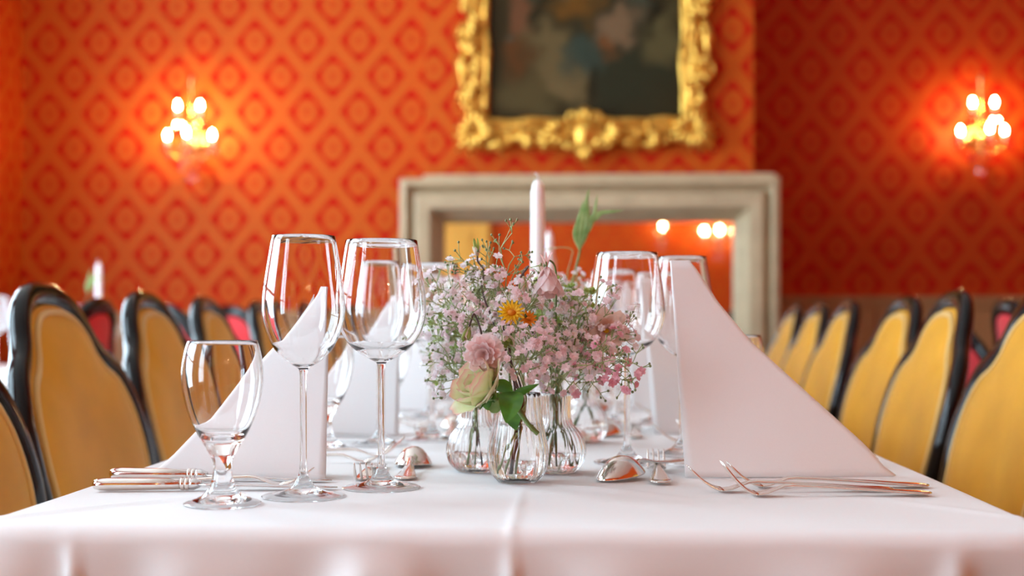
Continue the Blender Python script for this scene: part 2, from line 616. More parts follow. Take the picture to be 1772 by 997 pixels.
# ------------------------------------------------------------------ painting in a rococo frame
def painting_material():
    m = mat('oil_paint', (.03, .02, .01), .5, Specular_IOR_Level=0.12)
    N, L, b = nodes(m)
    tc = N.new('ShaderNodeTexCoord')
    no = N.new('ShaderNodeTexNoise')
    no.inputs['Scale'].default_value = 7
    L.new(tc.outputs['Object'], no.inputs[0])
    ad = N.new('ShaderNodeVectorMath')
    ad.operation = 'MULTIPLY_ADD'
    L.new(no.outputs['Color'], ad.inputs[0])
    ad.inputs[1].default_value = (.26, 0, .26)
    L.new(tc.outputs['Object'], ad.inputs[2])
    cur = None
    base = (.030, .020, .006, 1)
    # soft patches: x, z centre, radii, tilt, colour; in metres from the lower middle of the canvas
    P = [(.14, .22, .30, .36, 0, (.040, .042, .020)), (-.12, .24, .10, .32, -.45, (.21, .145, .055)), (-.24, .10, .15, .12, 0, (.14, .10, .035)),
         (.01, .27, .08, .13, .3, (.060, .085, .060)), (.34, .34, .09, .15, .3, (.15, .12, .045)), (-.26, .48, .08, .10, 0, (.22, .085, .035)),
         (-.29, .29, .07, .11, 0, (.16, .055, .012)), (-.30, .36, .04, .03, 0, (.10, .095, .06)), (-.02, .52, .11, .11, .2, (.24, .10, .012)), (.15, .39, .09, .08, 0, (.30, .18, .09)),
         (.11, .31, .05, .05, 0, (.24, .09, .025)), (.24, .54, .06, .11, 0, (.10, .11, .07)), (.30, .45, .04, .10, 0, (.02, .014, .004)), (-.16, .58, .11, .05, .5, (.09, .12, .085)), (-.18, .45, .03, .09, .4, (.02, .015, .004)),
         (-.09, .12, .07, .06, 0, (.22, .15, .06)), (.02, .14, .04, .12, 0, (.025, .018, .006)), (.08, .66, .16, .14, 0, (.05, .05, .03)), (.0, .85, .12, .15, 0, (.34, .19, .10)), (.0, .98, .16, .12, 0, (.10, .07, .04))]
    for x, z, rx, rz, t, c in P:
        mp = N.new('ShaderNodeMapping')
        mp.vector_type = 'TEXTURE'
        mp.inputs['Location'].default_value = (x + .13, 0, z + .13)
        mp.inputs['Rotation'].default_value = (0, t, 0)
        mp.inputs['Scale'].default_value = (rx, 1000, rz)
        L.new(ad.outputs[0], mp.inputs[0])
        ln = N.new('ShaderNodeVectorMath')
        ln.operation = 'LENGTH'
        L.new(mp.outputs[0], ln.inputs[0])
        mr = N.new('ShaderNodeMapRange')
        mr.interpolation_type = 'SMOOTHSTEP'
        mr.inputs[1].default_value, mr.inputs[2].default_value = 1.3, .35
        mr.inputs[4].default_value = .85
        L.new(ln.outputs['Value'], mr.inputs[0])
        mx = N.new('ShaderNodeMix')
        mx.data_type = 'RGBA'
        L.new(mr.outputs[0], mx.inputs[0])
        if cur is None:
            mx.inputs[6].default_value = base
        else:
            L.new(cur, mx.inputs[6])
        mx.inputs[7].default_value = (*[q * .58 for q in c], 1)
        cur = mx.outputs[2]
    L.new(cur, b.inputs['Base Color'])


painting_material()


def painting():
    rnd = random.Random(5)
    y = YC - .06
    A, B = W(846, 205, y), W(1178, 205, y)
    cw, cz = (B.x - A.x) / 2, A.z
    H = 1.10
    t = thing('painting', 'dark old portrait painting in a carved gilt frame above the fireplace', 'painting', ((A.x + B.x) / 2, YC, cz))
    MB().box(-cw - .02, cw + .02, -.035, -.005, -.02, H + .02).build('canvas', 'oil_paint', t, smooth=False)
    fr = bpy.data.objects.new('frame', None)
    COL.objects.link(fr)
    fr.parent = t
    wdt = .115
    # base mouldings, each side wavering like carved wood
    def side(p, q, n, off, r, dep, amp, ph):
        p, q = Vector(p), Vector(q)
        dr_ = (q - p).normalized()
        nr = Vector((-dr_.z, 0, dr_.x))
        return [p + (q - p) * (i / n) - nr * (off + amp * math.sin(ph + i * 2 * PI / n * 3)) + Vector((0, -dep, 0)) for i in range(n + 1)]
    c = [(-cw, 0, 0), (cw, 0, 0), (cw, 0, H), (-cw, 0, H)]
    for i in range(4):
        p, q = c[i], c[(i + 1) % 4]
        MB().tube(side(p, q, 40, .012, 0, .05, .004, i), [.016 + .003 * math.sin(k * .9) for k in range(41)], 8).build('inner_moulding', 'gilding', fr)
        pe = Vector(p) + (Vector(p) - Vector(q)).normalized() * .10
        qe = Vector(q) + (Vector(q) - Vector(p)).normalized() * .10
        MB().tube(side(pe, qe, 44, .052, 0, .040, .008, i + 1), .034, 8, flat=.9).build('cove', 'gilding', fr)
        MB().tube(side(pe, qe, 44, .098, 0, .055, .018, i * 2), [.021 + .009 * math.sin(k * 1.3 + i) for k in range(45)], 8).build('outer_moulding', 'gilding', fr)

    def scroll(cx, cz_, r0, turns, a0, sgn, dep, tk, nm='scroll'):
        pts, rad = [], []
        n = 26
        for k in range(n + 1):
            s = k / n
            a = a0 + sgn * turns * 2 * PI * s
            r = r0 * (1 - .85 * s)
            pts.append((cx + r * math.cos(a), -dep - .012 * s, cz_ + r * math.sin(a)))
            rad.append(tk * (.55 + .6 * s))
        MB().tube(pts, rad, 7).build(nm, 'gilding', fr)

    def leaf(cx, cz_, ang, ln, dep, nm='acanthus_leaf'):
        mb = MB()
        for j, da in enumerate((-.75, -.38, 0, .38, .75)):
            a = ang + da
            l = ln * (1 - .35 * abs(da))
            pts = [(cx + l * s * math.cos(a + .25 * da * s), -dep - .03 * math.sin(PI * s * .9), cz_ + l * s * math.sin(a + .25 * da * s)) for s in (0, .25, .5, .75, 1)]
            mb.tube(pts, [.010, .014, .016, .013, .005], 6)
        mb.build(nm, 'gilding', fr)

    # carved ornaments along the four sides
    def ornament_row(p, q, n, seed):
        r = random.Random(seed)
        p, q = Vector(p), Vector(q)
        dr_ = (q - p).normalized()
        out = Vector((dr_.z, 0, -dr_.x))
        ang = math.atan2(dr_.z, dr_.x)
        for k in range(n):
            s = (k + .5) / n
            ctr = p + (q - p) * s + out * (.080 + r.uniform(-.012, .022))
            sg = 1 if k % 2 else -1
            scroll(ctr.x, ctr.z, .040 + r.uniform(0, .016), 1.15, ang + r.uniform(0, 6), sg, .065, .0115)
            e = p + (q - p) * ((k + 1) / n) + out * (.10 + r.uniform(-.01, .01))
            if k < n - 1:
                leaf(e.x, e.z, ang + (PI if sg > 0 else 0) - sg * .5, .075 + r.uniform(0, .03), .06)
                b_ = p + (q - p) * ((k + 1) / n) + out * .03
                MB().ball((b_.x, -.066, b_.z), .014, .014, .018).build('bead', 'gilding', fr)
    for i in range(4):
        ornament_row(c[i], c[(i + 1) % 4], 6 if i % 2 == 0 else 8, 20 + i)
    # corner shells
    for i, (sx, sz) in enumerate(((-1, -1), (1, -1), (1, 1), (-1, 1))):
        x, z = sx * (cw + .05), (-.05 if sz < 0 else H + .05)
        leaf(x, z, math.atan2(sz, sx), .125, .06, 'corner_shell')
        leaf(x, z, math.atan2(sz, sx) + 2.2, .11, .06, 'corner_shell')
        leaf(x, z, math.atan2(sz, sx) - 2.2, .11, .06, 'corner_shell')
        scroll(x + sx * .03, z + sz * .025, .045, 1.2, i, sx * sz, .075, .015)
    # cartouche in the middle of the lower (and upper) rail
    for z, s in ((-.055, 1), (H + .055, -1)):
        mb = MB()
        mb.ball((0, -.085, z - .02 * s), .052, .032, .074, 12, 8)
        mb.build('cartouche', 'gilding', fr)
        for sx in (-1, 1):
            scroll(sx * .062, z - s * .055, .042, 1.25, PI / 2 + sx * PI / 2, -sx * s, .085, .014)
            scroll(sx * .048, z + s * .055, .034, 1.2, PI / 2 + sx * PI / 2, sx * s, .085, .012)
            leaf(sx * .09, z - s * .01, 0 if sx > 0 else PI, .10, .07)
        leaf(0, z + s * .04, s * PI / 2, .06, .075, 'shell')
        leaf(0, z - s * .07, -s * PI / 2, .07, .075, 'shell')


painting()


# ------------------------------------------------------------------ crystal wall sconces
def make_sconce(n5=True):
    t = thing('wall_sconce', '', 'wall lamp')
    MB().lathe([(0, 0), (.05, 0), (.055, .006), (.045, .014), (.02, .02), (0, .022)], 20).build('wall_plate', 'brass', t).rotation_euler = (PI / 2, 0, 0)
    MB().tube([(0, -.005, -.02), (0, -.04, -.05), (0, -.085, -.03), (0, -.095, .02)], [.009, .008, .008, .01], 8).build('bracket', 'brass', t)
    MB().lathe([(.0, -.12), (.010, -.11), (.016, -.09), (.007, -.07), (.006, -.04), (.011, -.02), (.013, 0), (.007, .02), (.005, .06),
                (.009, .09), (.005, .12), (.005, .2), (.009, .235), (.014, .25), (.008, .27), (.0, .285)], 14, org=(0, -.095, 0)).build('column', 'brass', t)
    arms = [(-.100, -.125, 0), (.008, -.205, 0), (.100, -.125, 0), (-.050, -.14, .128), (.050, -.14, .128)] if n5 else [(0, -.17, .03)]
    for ax, ay, az in arms:
        c0 = Vector((0, -.095, az - .06))
        e = Vector((ax, ay, az - .045))
        mid = (c0 + e) / 2 + Vector((0, 0, -.035))
        am = MB().tube(crom([c0, mid, e + Vector((0, 0, -.012)), e], 5), .0045, 6).build('arm', 'brass', t)
        MB().lathe([(.0, 0), (.012, .001), (.024, .006), (.027, .012), (.024, .012), (.010, .006), (0, .005)], 16,
                   org=(ax, ay, az - .045)).build('drip_pan', 'crystal', am)
        MB().lathe([(.0, .004), (.0065, .004), (.0065, .042), (0, .043)], 10, org=(ax, ay, az - .045)).build('candle_sleeve', 'wax', am)
        MB().lathe([(0, .040), (.005, .043), (.0080, .052), (.0074, .060), (.0036, .071), (0, .077)], 12,
                   org=(ax, ay, az - .045)).build('bulb', 'bulb_glow', am)
        for k in range(5):
            a = 2 * PI * k / 5 + ax * 9
            q = Vector((ax + .024 * math.cos(a), ay + .024 * math.sin(a), az - .040))
            mb = MB().tube([q, q + Vector((0, 0, -.012))], .0012, 4)
            mb.lathe([(0, 0), (.0065, -.010), (.0075, -.018), (0, -.040)], 6, org=q + Vector((0, 0, -.010)))
            mb.build('crystal_drop', 'crystal', am, smooth=False)
    for k in range(9):
        a = 2 * PI * k / 9
        q = Vector((.045 * math.cos(a), -.095 + .045 * math.sin(a), -.075 - .03 * (k % 2)))
        mb = MB().tube([Vector((0, -.095, -.06)), q + Vector((0, 0, .012)), q], .0012, 4)
        mb.lathe([(0, 0), (.008, -.012), (.009, -.022), (0, -.055)], 6, org=q)
        mb.build('crystal_drop', 'crystal', t, smooth=False)
    MB().ball((0, -.095, -.165), .026, .026, .030, 8, 6).build('crystal_ball', 'crystal', t, smooth=False)
    MB().tube([(0, -.095, -.115), (0, -.095, -.145)], .002, 5).build('pendant_wire', 'brass', t)
    return t


sc = make_sconce()
p = W(327, 236, YB)
sc.location = (p.x + .040, YB, p.z - .024)
sc['label'] = 'lit five bulb crystal wall sconce on the orange wall left of the fireplace'
sc2 = copy_tree(sc)
p = W(1701, 222, YBR)
sc2.location = (p.x - .040, YBR, p.z - .04)
sc2['label'] = 'lit five bulb crystal wall sconce on the dark red wall right of the fireplace'
sc3 = copy_tree(sc)
sc3.location = (1.50, YR, 1.83)
sc3.rotation_euler.z = PI
sc3.scale = (1.5, 1.5, 1.5)
sc3['label'] = 'lit crystal sconce whose cluster of bulbs shows reflected in the fireplace mirror'
sc4 = make_sconce(False)
sc4.location = (.93, YR, 1.85)
sc4.rotation_euler.z = PI
sc4['label'] = 'single bulb wall light seen as one glowing dot in the fireplace mirror'


# ------------------------------------------------------------------ chairs
def chair_outline():
    h = [(.0, .992), (.050, .988), (.094, .972), (.126, .944), (.146, .912), (.174, .884), (.213, .854), (.240, .800), (.250, .735), (.246, .68),
         (.234, .62), (.210, .555), (.165, .510), (.08, .492)]
    pts = [(x, 0, z) for x, z in h] + [(0, 0, .488)] + [(-x, 0, z) for x, z in reversed(h[1:])]
    return crom(pts, 3, True)


def make_chair():
    t = thing('dining_chair', '', 'chair')
    O = chair_outline()
    cx, cz = 0, .74

    def back(x, z, d):          # reclined, slightly wrapped back plane
        return Vector((x, -.195 - (z - .48) * .25 + .45 * x * x + d, z))

    def ins(k, m=.0):
        r = []
        for p_ in O:
            v = Vector((p_.x - cx, 0, p_.z - cz))
            l = v.length
            r.append((cx + v.x * (l - m) / l * k, cz + v.z * (l - m) / l * k))
        return r
    n = len(O)
    fp = [back(x, z, 0) for x, z in ins(1, .022)]
    MB().tube(fp, .0225, 12, True, flat=.70).build('back_frame', 'lacquer', t)
    for nm, mt, sg, bul, base in (('back_upholstery', 'gold_velvet', 1, .026, .010), ('rear_upholstery', 'red_velvet', -1, .010, .008)):
        mb = MB()
        ks = [1, .97, .93, .86, .74, .58, .40, .2]
        vs = []
        for k in ks:
            for x, z in ins(k, .036):
                vs.append(back(x, z, sg * (base + bul * (1 - k ** 5))))
        fs = []
        for i in range(len(ks) - 1):
            for j in range(n):
                l = (j + 1) % n
                fs.append((i * n + j, i * n + l, (i + 1) * n + l, (i + 1) * n + j))
        vs.append(back(cx, cz, sg * (base + bul)))
        for j in range(n):
            fs.append(((len(ks) - 1) * n + j, (len(ks) - 1) * n + (j + 1) % n, len(vs) - 1))
        mb.add(vs, fs)
        pan = mb.build(nm, mt, t)
        if sg > 0:
            MB().tube([back(x, z, .0165) for x, z in ins(1, .047)], .0052, 6, True).build('piping', 'gold_piping', pan)
    # seat rail, cushion, legs
    sp = []
    for k in range(28):
        a = 2 * PI * k / 28
        e = .55
        sp.append((.245 * math.copysign(abs(math.cos(a)) ** e, math.cos(a)), .005 + .215 * math.copysign(abs(math.sin(a)) ** e, math.sin(a))))
    mb = MB()
    for z0, s in ((.375, 1), (.43, 1)):
        mb.add([(x * s, y * s, z0) for x, y in sp], [])
    m = len(sp)
    mb.f += [(j, (j + 1) % m, m + (j + 1) % m, m + j) for j in range(m)] + [tuple(range(m))[::-1], tuple(range(m, 2 * m))]
    mb.build('seat_rail', 'lacquer', t, smooth=False)
    mb = MB()
    rr = [(1, .43), (1.0, .448), (.97, .460), (.85, .468), (.5, .474)]
    for s, z in rr:
        mb.add([(x * s, y * s, z) for x, y in sp], [])
    for i in range(len(rr) - 1):
        mb.f += [(i * m + j, i * m + (j + 1) % m, (i + 1) * m + (j + 1) % m, (i + 1) * m + j) for j in range(m)]
    mb.f.append(tuple(range((len(rr) - 1) * m, len(rr) * m)))
    mb.build('seat', 'gold_velvet', t)
    for sx in (-1, 1):
        MB().tube(crom([(sx * .205, .185, .38), (sx * .215, .200, .28), (sx * .205, .190, .12), (sx * .212, .202, 0.0)], 4), [.024] * 3 + [.022, .020, .018, .016, .015, .0145, .014, .014, .015, .016], 8).build('leg', 'lacquer', t)
        MB().tube(crom([(sx * .20, -.185, .44), (sx * .195, -.19, .30), (sx * .20, -.215, .12), (sx * .205, -.255, 0.0)], 4), .017, 8).build('leg', 'lacquer', t)
        MB().tube(crom([(sx * .195, -.185, .40), (sx * .19, -.193, .47), tuple(back(sx * .188, .535, 0))], 3), .0165, 8).build('stile', 'lacquer', t)
    return t


ORD = ['first', 'second', 'third', 'fourth', 'fifth', 'sixth', 'seventh']
PITCH, Y1 = .545, 1.45
chair = make_chair()
# origin x so that the crest ends up where the photograph shows it
left_x = [-.478, -.50, -.52, -.55, -.55, -.53, -.53]
right_x = [.44, .405, .415, .465, .445, .47, .485]
spots = [(x, Y1 + .02 + PITCH * i, -PI / 2, i, 'left') for i, x in enumerate(left_x)] + \
        [(x, Y1 + .02 + PITCH * i, PI / 2, i, 'right') for i, x in enumerate(right_x) if x is not None]
rc = random.Random(3)
for k, (x, y, rz, i, sd) in enumerate(spots):
    o = chair if k == 0 else copy_tree(chair)
    o.location = (x, y, 0)
    o.rotation_euler.z = rz + rc.uniform(-.035, .035)
    o['label'] = f'black framed gold velvet chair {sd} of long table facing fireplace, {ORD[i]} from free end'
    o['group'] = 'chairs along the long table'


# ------------------------------------------------------------------ the long table and its cloth
TX0, TX1, TY0, TY1 = -.494, .388, 1.105, 5.02
TCX = (TX0 + TX1) / 2
tb = thing('banquet_table', 'long banquet table under the white cloth in front of the fireplace', 'table', (TCX, (TY0 + TY1) / 2, 0))
hx, hy = (TX1 - TX0) / 2 - .012, (TY1 - TY0) / 2 - .012
MB().bbox(-hx, hx, -hy, hy, TZ - .030, TZ - .004, .006).build('table_top', 'wood', tb, smooth=False)
for sx in (-1, 1):
    for yy in (-hy + .12, 0, hy - .12):
        MB().tube([(sx * .15, yy, TZ - .03), (sx * .15, yy, 0)], [.032, .022], 10).build('leg', 'wood', tb)
    MB().box(sx * .15 - .012, sx * .15 + .012, -hy + .1, hy - .1, TZ - .10, TZ - .03).build('apron', 'wood', tb, smooth=False)


def cloth(name, x0, x1, y0, y1, label, nx, ny, drop, seed, group=None, fine=True):
    xs = [x0 + (x1 - x0) * i / nx for i in range(nx + 1)]
    # rows crowd towards the free end
    ysl = [y0 + (y1 - y0) * ((j / ny) ** (1.9 if fine else 1)) for j in range(ny + 1)]
    r = random.Random(seed)
    mid = W(886, 900, y0).x if fine else (x0 + x1) / 2

    def zt(x, y):
        z = TZ
        if fine:
            z += .0016 * math.exp(-((x - mid) / .004) ** 2) * sstep(1.42, 1.2, y)
            z += .0012 * math.sin(x * 9 + y * 5) * math.sin(y * 7 + 1) * sstep(y0, y0 + .05, y) * .5 - .0004
            a = (x - .02) * .8 + (y - 1.36)
            z += .0035 * math.exp(-(a / .012) ** 2) * math.exp(-((x - .045) / .06) ** 2)
            a = (x + .40) * .9 - (y - 1.24) * .8
            z += .0022 * math.exp(-(a / .010) ** 2) * math.exp(-((y - 1.2) / .09) ** 2)
            a = (x - .33) * 1. + (y - 1.25) * .8
            z += .0016 * math.exp(-(a / .010) ** 2) * math.exp(-((y - 1.22) / .08) ** 2)
        return z
    vs, fs = [], []
    for y in ysl:
        for x in xs:
            vs.append((x, y, zt(x, y)))
    N = nx + 1
    for j in range(ny):
        for i in range(nx):
            fs.append((j * N + i, j * N + i + 1, (j + 1) * N + i + 1, (j + 1) * N + i))
    loop = [i for i in range(N)] + [j * N + nx for j in range(1, ny + 1)] + [ny * N + i for i in range(nx - 1, -1, -1)] + [j * N for j in range(ny - 1, 0, -1)]
    m = len(loop)
    # outward direction, turned gradually around the corners
    rc_ = .045
    dirs = []
    for q in loop:
        x, y, _ = vs[q]
        dx = max(0, 1 - (x1 - x) / rc_) - max(0, 1 - (x - x0) / rc_)
        dy = max(0, 1 - (y1 - y) / rc_) - max(0, 1 - (y - y0) / rc_)
        d = Vector((dx, dy, 0))
        dirs.append(d.normalized())

    ridges = []
    if fine:          # folds of the front drop: x, width, height, slant per metre of drop
        for u, w, h, sl in ((886, .007, .020, 0), (640, .022, .034, -.25), (560, .03, -.020, -.2), (735, .03, -.018, .35), (690, .02, .02, .25),
                            (135, .007, .024, .05), (80, .03, -.028, 0), (30, .03, .03, 0), (230, .03, -.018, .1), (330, .03, .012, -.3),
                            (1655, .010, .022, -.15), (1720, .03, -.03, 0), (1590, .04, -.02, 0), (1250, .06, -.012, 0), (1050, .04, .010, .1), (1440, .05, .010, .1),
                            (940, .03, -.014, .1), (840, .03, -.012, -.1)):
            ridges.append((W(u, 930, y0).x, w, h, sl))
    ph = [r.uniform(0, 6) for _ in range(4)]

    def fold(x, y, d, t):
        f = 0
        if fine and d.y < -.5:
            for rx, w, h, sl in ridges:
                f += h * math.exp(-((x - rx - sl * t * drop) / (w * (1 + t))) ** 2)
            f *= .85 * sstep(-.02, .20, t)
        else:
            s = x if abs(d.y) > .5 else y
            f = t * (.013 * math.sin(s * 16 + ph[0]) + .009 * math.sin(s * 37 + ph[1]))
        return f
    rb = .016 if fine else .012
    rows = [(math.sin(a) * rb, -(1 - math.cos(a)) * rb, 0) for a in (PI / 12, PI / 6, PI / 4, PI / 3, PI * 5 / 12, PI / 2)]
    nr = 16 if fine else 6
    rows += [(rb + .03 * (k / nr), -rb - drop * k / nr, k / nr) for k in range(1, nr + 1)]
    prev = loop
    for out, dz, t in rows:
        cur = []
        for q, d in zip(loop, dirs):
            x, y, z = vs[q]
            e = out + fold(x, y, d, t)
            cur.append(len(vs))
            vs.append((x + d.x * e, y + d.y * e, z + dz))
        for k in range(m):
            l = (k + 1) % m
            fs.append((prev[k], cur[k], cur[l], prev[l]))
        prev = cur
    mb = MB()
    mb.v, mb.f = vs, fs
    o = mb.build(name, 'linen')
    return tag(o, label, 'tablecloth', group)


cloth('tablecloth', TX0, TX1, TY0, TY1, 'white linen cloth with pressed creases draped over the long table', 220, 150, .255, 1)


# ------------------------------------------------------------------ glassware
GL = {
    'wine': dict(foot=.0407, stem=.0033, zb=.122, bowl=[(.0040, .122), (.0050, .1245), (.0095, .1275), (.018, .1330), (.0275, .1430), (.0345, .1560),
                 (.0390, .170), (.0404, .183), (.0393, .200), (.0370, .216), (.0340, .234), (.0308, .253)], H=.253),
    'burgundy': dict(foot=.0405, stem=.0034, zb=.126, bowl=[(.0042, .126), (.0055, .1285), (.011, .1315), (.021, .1370), (.0320, .1460), (.0405, .1590),
                     (.0448, .173), (.0458, .183), (.0450, .197), (.0427, .215), (.0398, .234), (.0367, .253)], H=.253),
}


def make_glass(kind, name):
    g = GL[kind]
    t = thing(name, '', 'wine glass')
    fr, sr, zb = g['foot'], g['stem'], g['zb']
    under = [(0.0001, .0030), (fr * .30, .0026), (fr * .56, .0013), (fr * .74, -.0006), (fr - .003, -.0006), (fr - .0008, .0001), (fr, .0012)]      # settles into the cloth
    foot = under + [(q.x, q.z) for q in crom([(fr, 0, .0012), (fr * .92, 0, .0024), (fr * .75, 0, .0036), (fr * .52, 0, .0056), (fr * .32, 0, .0092), (fr * .19, 0, .0155), (sr + .0010, 0, .0235), (sr, 0, .034)], 4)[1:]]
    stem = [(sr, .034), (sr * .96, .06), (sr * .96, .095), (sr, zb - .004), (g['bowl'][0][0], zb)]
    fine = crom([(r, 0, z) for r, z in g['bowl']], 3)
    outer = [(q.x, q.z) for q in fine]
    th = .0011
    inner = [(max(.0001, r - th), z + (.0016 if r < .03 else .0002)) for r, z in outer if z > zb + .0045]
    inner = [(.0001, inner[0][1] - .0012)] + [q for q in inner if q[1] < g['H'] - .001] + [(g['bowl'][-1][0] - th, g['H'])]
    lip = [(g['bowl'][-1][0] - th / 2, g['H'] + .0005)]
    MB().lathe(foot, 56).build('foot', 'glass', t)
    MB().lathe(stem, 56).build('stem', 'glass', t)
    MB().lathe(outer + lip + inner[::-1], 72).build('bowl', 'glass', t)
    return t


def make_goblet():
    t = thing('water_goblet', '', 'goblet')
    foot = [(.0001, .0034), (.011, .0029), (.0195, .0014), (.026, -.0006), (.033, -.0006), (.0352, .0001), (.036, .0014)] + [(q.x, q.z) for q in crom(
        [(.036, 0, .0014), (.033, 0, .0031), (.027, 0, .0050), (.0195, 0, .0084), (.0135, 0, .0142), (.0100, 0, .0225), (.0083, 0, .032)], 4)[1:]]
    stem = [(.0083, .032), (.0082, .035), (.0092, .041), (.0118, .047)]
    bo = crom([(r, 0, z) for r, z in [(.0118, .047), (.0165, .055), (.0240, .068), (.0310, .084), (.0355, .100), (.0376, .115), (.0374, .128), (.0353, .141), (.0323, .152)]], 3)
    outer = [(q.x, q.z) for q in bo]
    th = .0014
    inner = [(.0001, .0605), (.010, .0610), (.0175, .0640), (.0225, .0690)] + [(r - th, z) for r, z in outer if z > .072]
    MB().lathe(foot, 56).build('foot', 'glass', t)
    MB().lathe(stem, 56).build('stem', 'glass', t)
    MB().lathe(outer + [(.0323 - th / 2, .1526)] + inner[::-1], 72).build('bowl', 'glass', t)
    return t


# ------------------------------------------------------------------ cutlery (lying along local +x, handle end at 0)
def handle_sec(L, rise=.010, end=.0125):
    return [(0, .0030, end * .35, .0010), (.004, .0031, end * .8, .0015), (.012, .0034, end, .0018), (.03, .0042, end * .86, .0018), (.06, .0062, end * .60, .0018),
            (L * .55, rise * .92, .0040, .0018), (L * .66, rise, .0034, .0020)]


def make_fork(L=.205, tip=.026, name='table_fork', head=.0125):
    t = thing(name, '', 'fork')
    x1 = L * .70
    sec = handle_sec(L) + [(x1, .0095, .0040, .0018), (x1 + .010, .0065, head * .72, .0014), (x1 + .018, .0036, head * .96, .0012), (x1 + .027, .0024, head, .0011), (x1 + .030, .0024, head * .98, .0010)]
    MB().loft(sec, 12).build('handle', 'silver', t)
    for k in range(4):
        yk = (k - 1.5) * head * .56
        pts = []
        for i in range(9):
            s = i / 8
            x = x1 + .027 + (L - x1 - .027) * s
            pts.append((x, yk * (1 - .06 * s), .0024 + (tip - .0024) * s ** 1.7))
        MB().tube(pts, [.0016, .0016, .0015, .0015, .0014, .0013, .0012, .0010, .0005], 6).build('tine', 'silver', t)
    return t


def make_spoon(L=.185, name='dessert_spoon', a=.034, b=.0222):
    """a spoon laid face down, its bowl a dome"""
    t = thing(name, '', 'spoon')
    xb = L - 2 * a
    sec = [(0, .0030, .0045, .0010), (.004, .0031, .0100, .0015), (.012, .0034, .0125, .0018), (.03, .0040, .0105, .0018), (.06, .0056, .0070, .0018),
           (.085, .0085, .0044, .0019), (xb - .014, .0128, .0036, .0021), (xb - .004, .0140, .0036, .0020), (xb + .004, .0128, .0050, .0014), (xb + .010, .0135, .0070, .0008)]
    MB().loft(sec, 12).build('handle', 'silver', t)
    dome = .0235

    def pt(r, th, off):
        x = a * r * math.cos(th)
        w = b * (1 - .14 * math.cos(th)) * r * math.sin(th)
        z = .0012 + .005 * (1 - r * math.cos(th)) * .5 * (r > .0) * (1 - .3 * r) + (dome - .004) * (1 - r ** 2.4) + off
        return (xb + a + x, w, z)
    mb = MB()
    nr, ns = 10, 32
    rows = [max(k / nr, .001) for k in range(nr + 1)]
    vs = [pt(r, 2 * PI * k / ns, .0006) for r in rows for k in range(ns)] + [pt(r, 2 * PI * k / ns, -.0006) for r in rows[::-1] for k in range(ns)]
    R = 2 * len(rows)
    mb.add(vs, [(i * ns + k, i * ns + (k + 1) % ns, (i + 1) * ns + (k + 1) % ns, (i + 1) * ns + k) for i in range(R - 1) for k in range(ns)])
    mb.build('bowl', 'silver', t, weld=True)
    return t


def make_knife(L=.245, name='table_knife'):
    t = thing(name, '', 'knife')
    hz = .0068
    h = [(0, hz, .002, .0015), (.002, hz, .0058, .0045), (.006, hz, .0078, .0060), (.015, hz, .0086, .0066), (.05, hz, .0080, .0062), (.088, hz, .0068, .0056)]
    MB().loft(h, 16).build('handle', 'silver', t)
    for x in (.090, .0945):
        MB().loft([(x - .0022, hz, .0066, .0056), (x - .001, hz, .0078, .0066), (x + .001, hz, .0078, .0066), (x + .0022, hz, .0066, .0056)], 16).build('collar', 'silver', t)
    MB().loft([(.0955, hz, .0066, .0056), (.101, hz, .0072, .0062), (.104, hz, .0066, .0050), (.108, hz, .0055, .0034)], 14).build('bolster', 'blade_steel', t)
    bl = []
    for i in range(12):
        s = i / 11
        x = .106 + (L - .106) * s
        w = .0088 * (1 - .1 * s) * (1 if s < .8 else math.sqrt(max(.0, 1 - ((s - .8) / .205) ** 2)))
        bl.append((x, hz - .004 * s, max(w, .0006), .0011 - .0005 * s))
    MB().loft(bl, 8).build('blade', 'blade_steel', t)
    return t


# ------------------------------------------------------------------ napkins
def make_napkin(H, Lb, lean, rear0, prof, name='folded_napkin'):
    t = thing(name, '', 'napkin')
    hyp = [(a, Lb * b) for a, b in prof]
    nv, nu = 26, 46
    FS = 1 if lean == 0 else -1

    def sheet(u, v):
        z = H * v
        ell = interp([(a, b) for a, b in hyp], v)
        half = (.030 * (1 - v) + .006)              # spread of the open side
        r = min(.0075 * (1 - v * .6), ell * .3)     # roundness of the fold
        s = u * 2 - 1                               # -1 front open edge .. 0 fold .. +1 rear open edge
        a = abs(s)
        sg = 1 if s >= 0 else -1
        if a < .14:
            an = a / .14 * PI / 2
            x = ell - r + r * math.cos(an)
            y = r * math.sin(an)
        else:
            q = (a - .14) / .86
            x = (ell - r) * (1 - q)
            y = r + (half - r) * q + .0045 * math.sin(PI * q) * (1 - v)
        x0 = rear0 * (1 - v) if sg < 0 else 0.0
        x = x0 + (x - x0 * x / ell if a >= .14 else x - x0)
        return (x - lean * v, (y * .62 if sg < 0 else y * .8) * sg * FS, z)
    o = MB().grid(sheet, nu, nv).build('cloth', 'napkin_linen', t)
    md = o.modifiers.new('thickness', 'SOLIDIFY')
    md.thickness = .0026
    md.offset = 0
    # the inner layer of the fold, showing along the upright edge
    def inner(u, v):
        z = H * (.955 * v) + .001
        ell = interp(hyp, v) * .93
        x = .007 + (ell - .007) * u
        half = (.020 * (1 - v) + .003)
        return (x + .010 - lean * v, FS * (half * .25 * (1 - u) - .001), z)
    o2 = MB().grid(inner, 14, 14).build('inner_fold', 'napkin_linen', t)
    md = o2.modifiers.new('thickness', 'SOLIDIFY')
    md.thickness = .002
    md.offset = 0
    return t


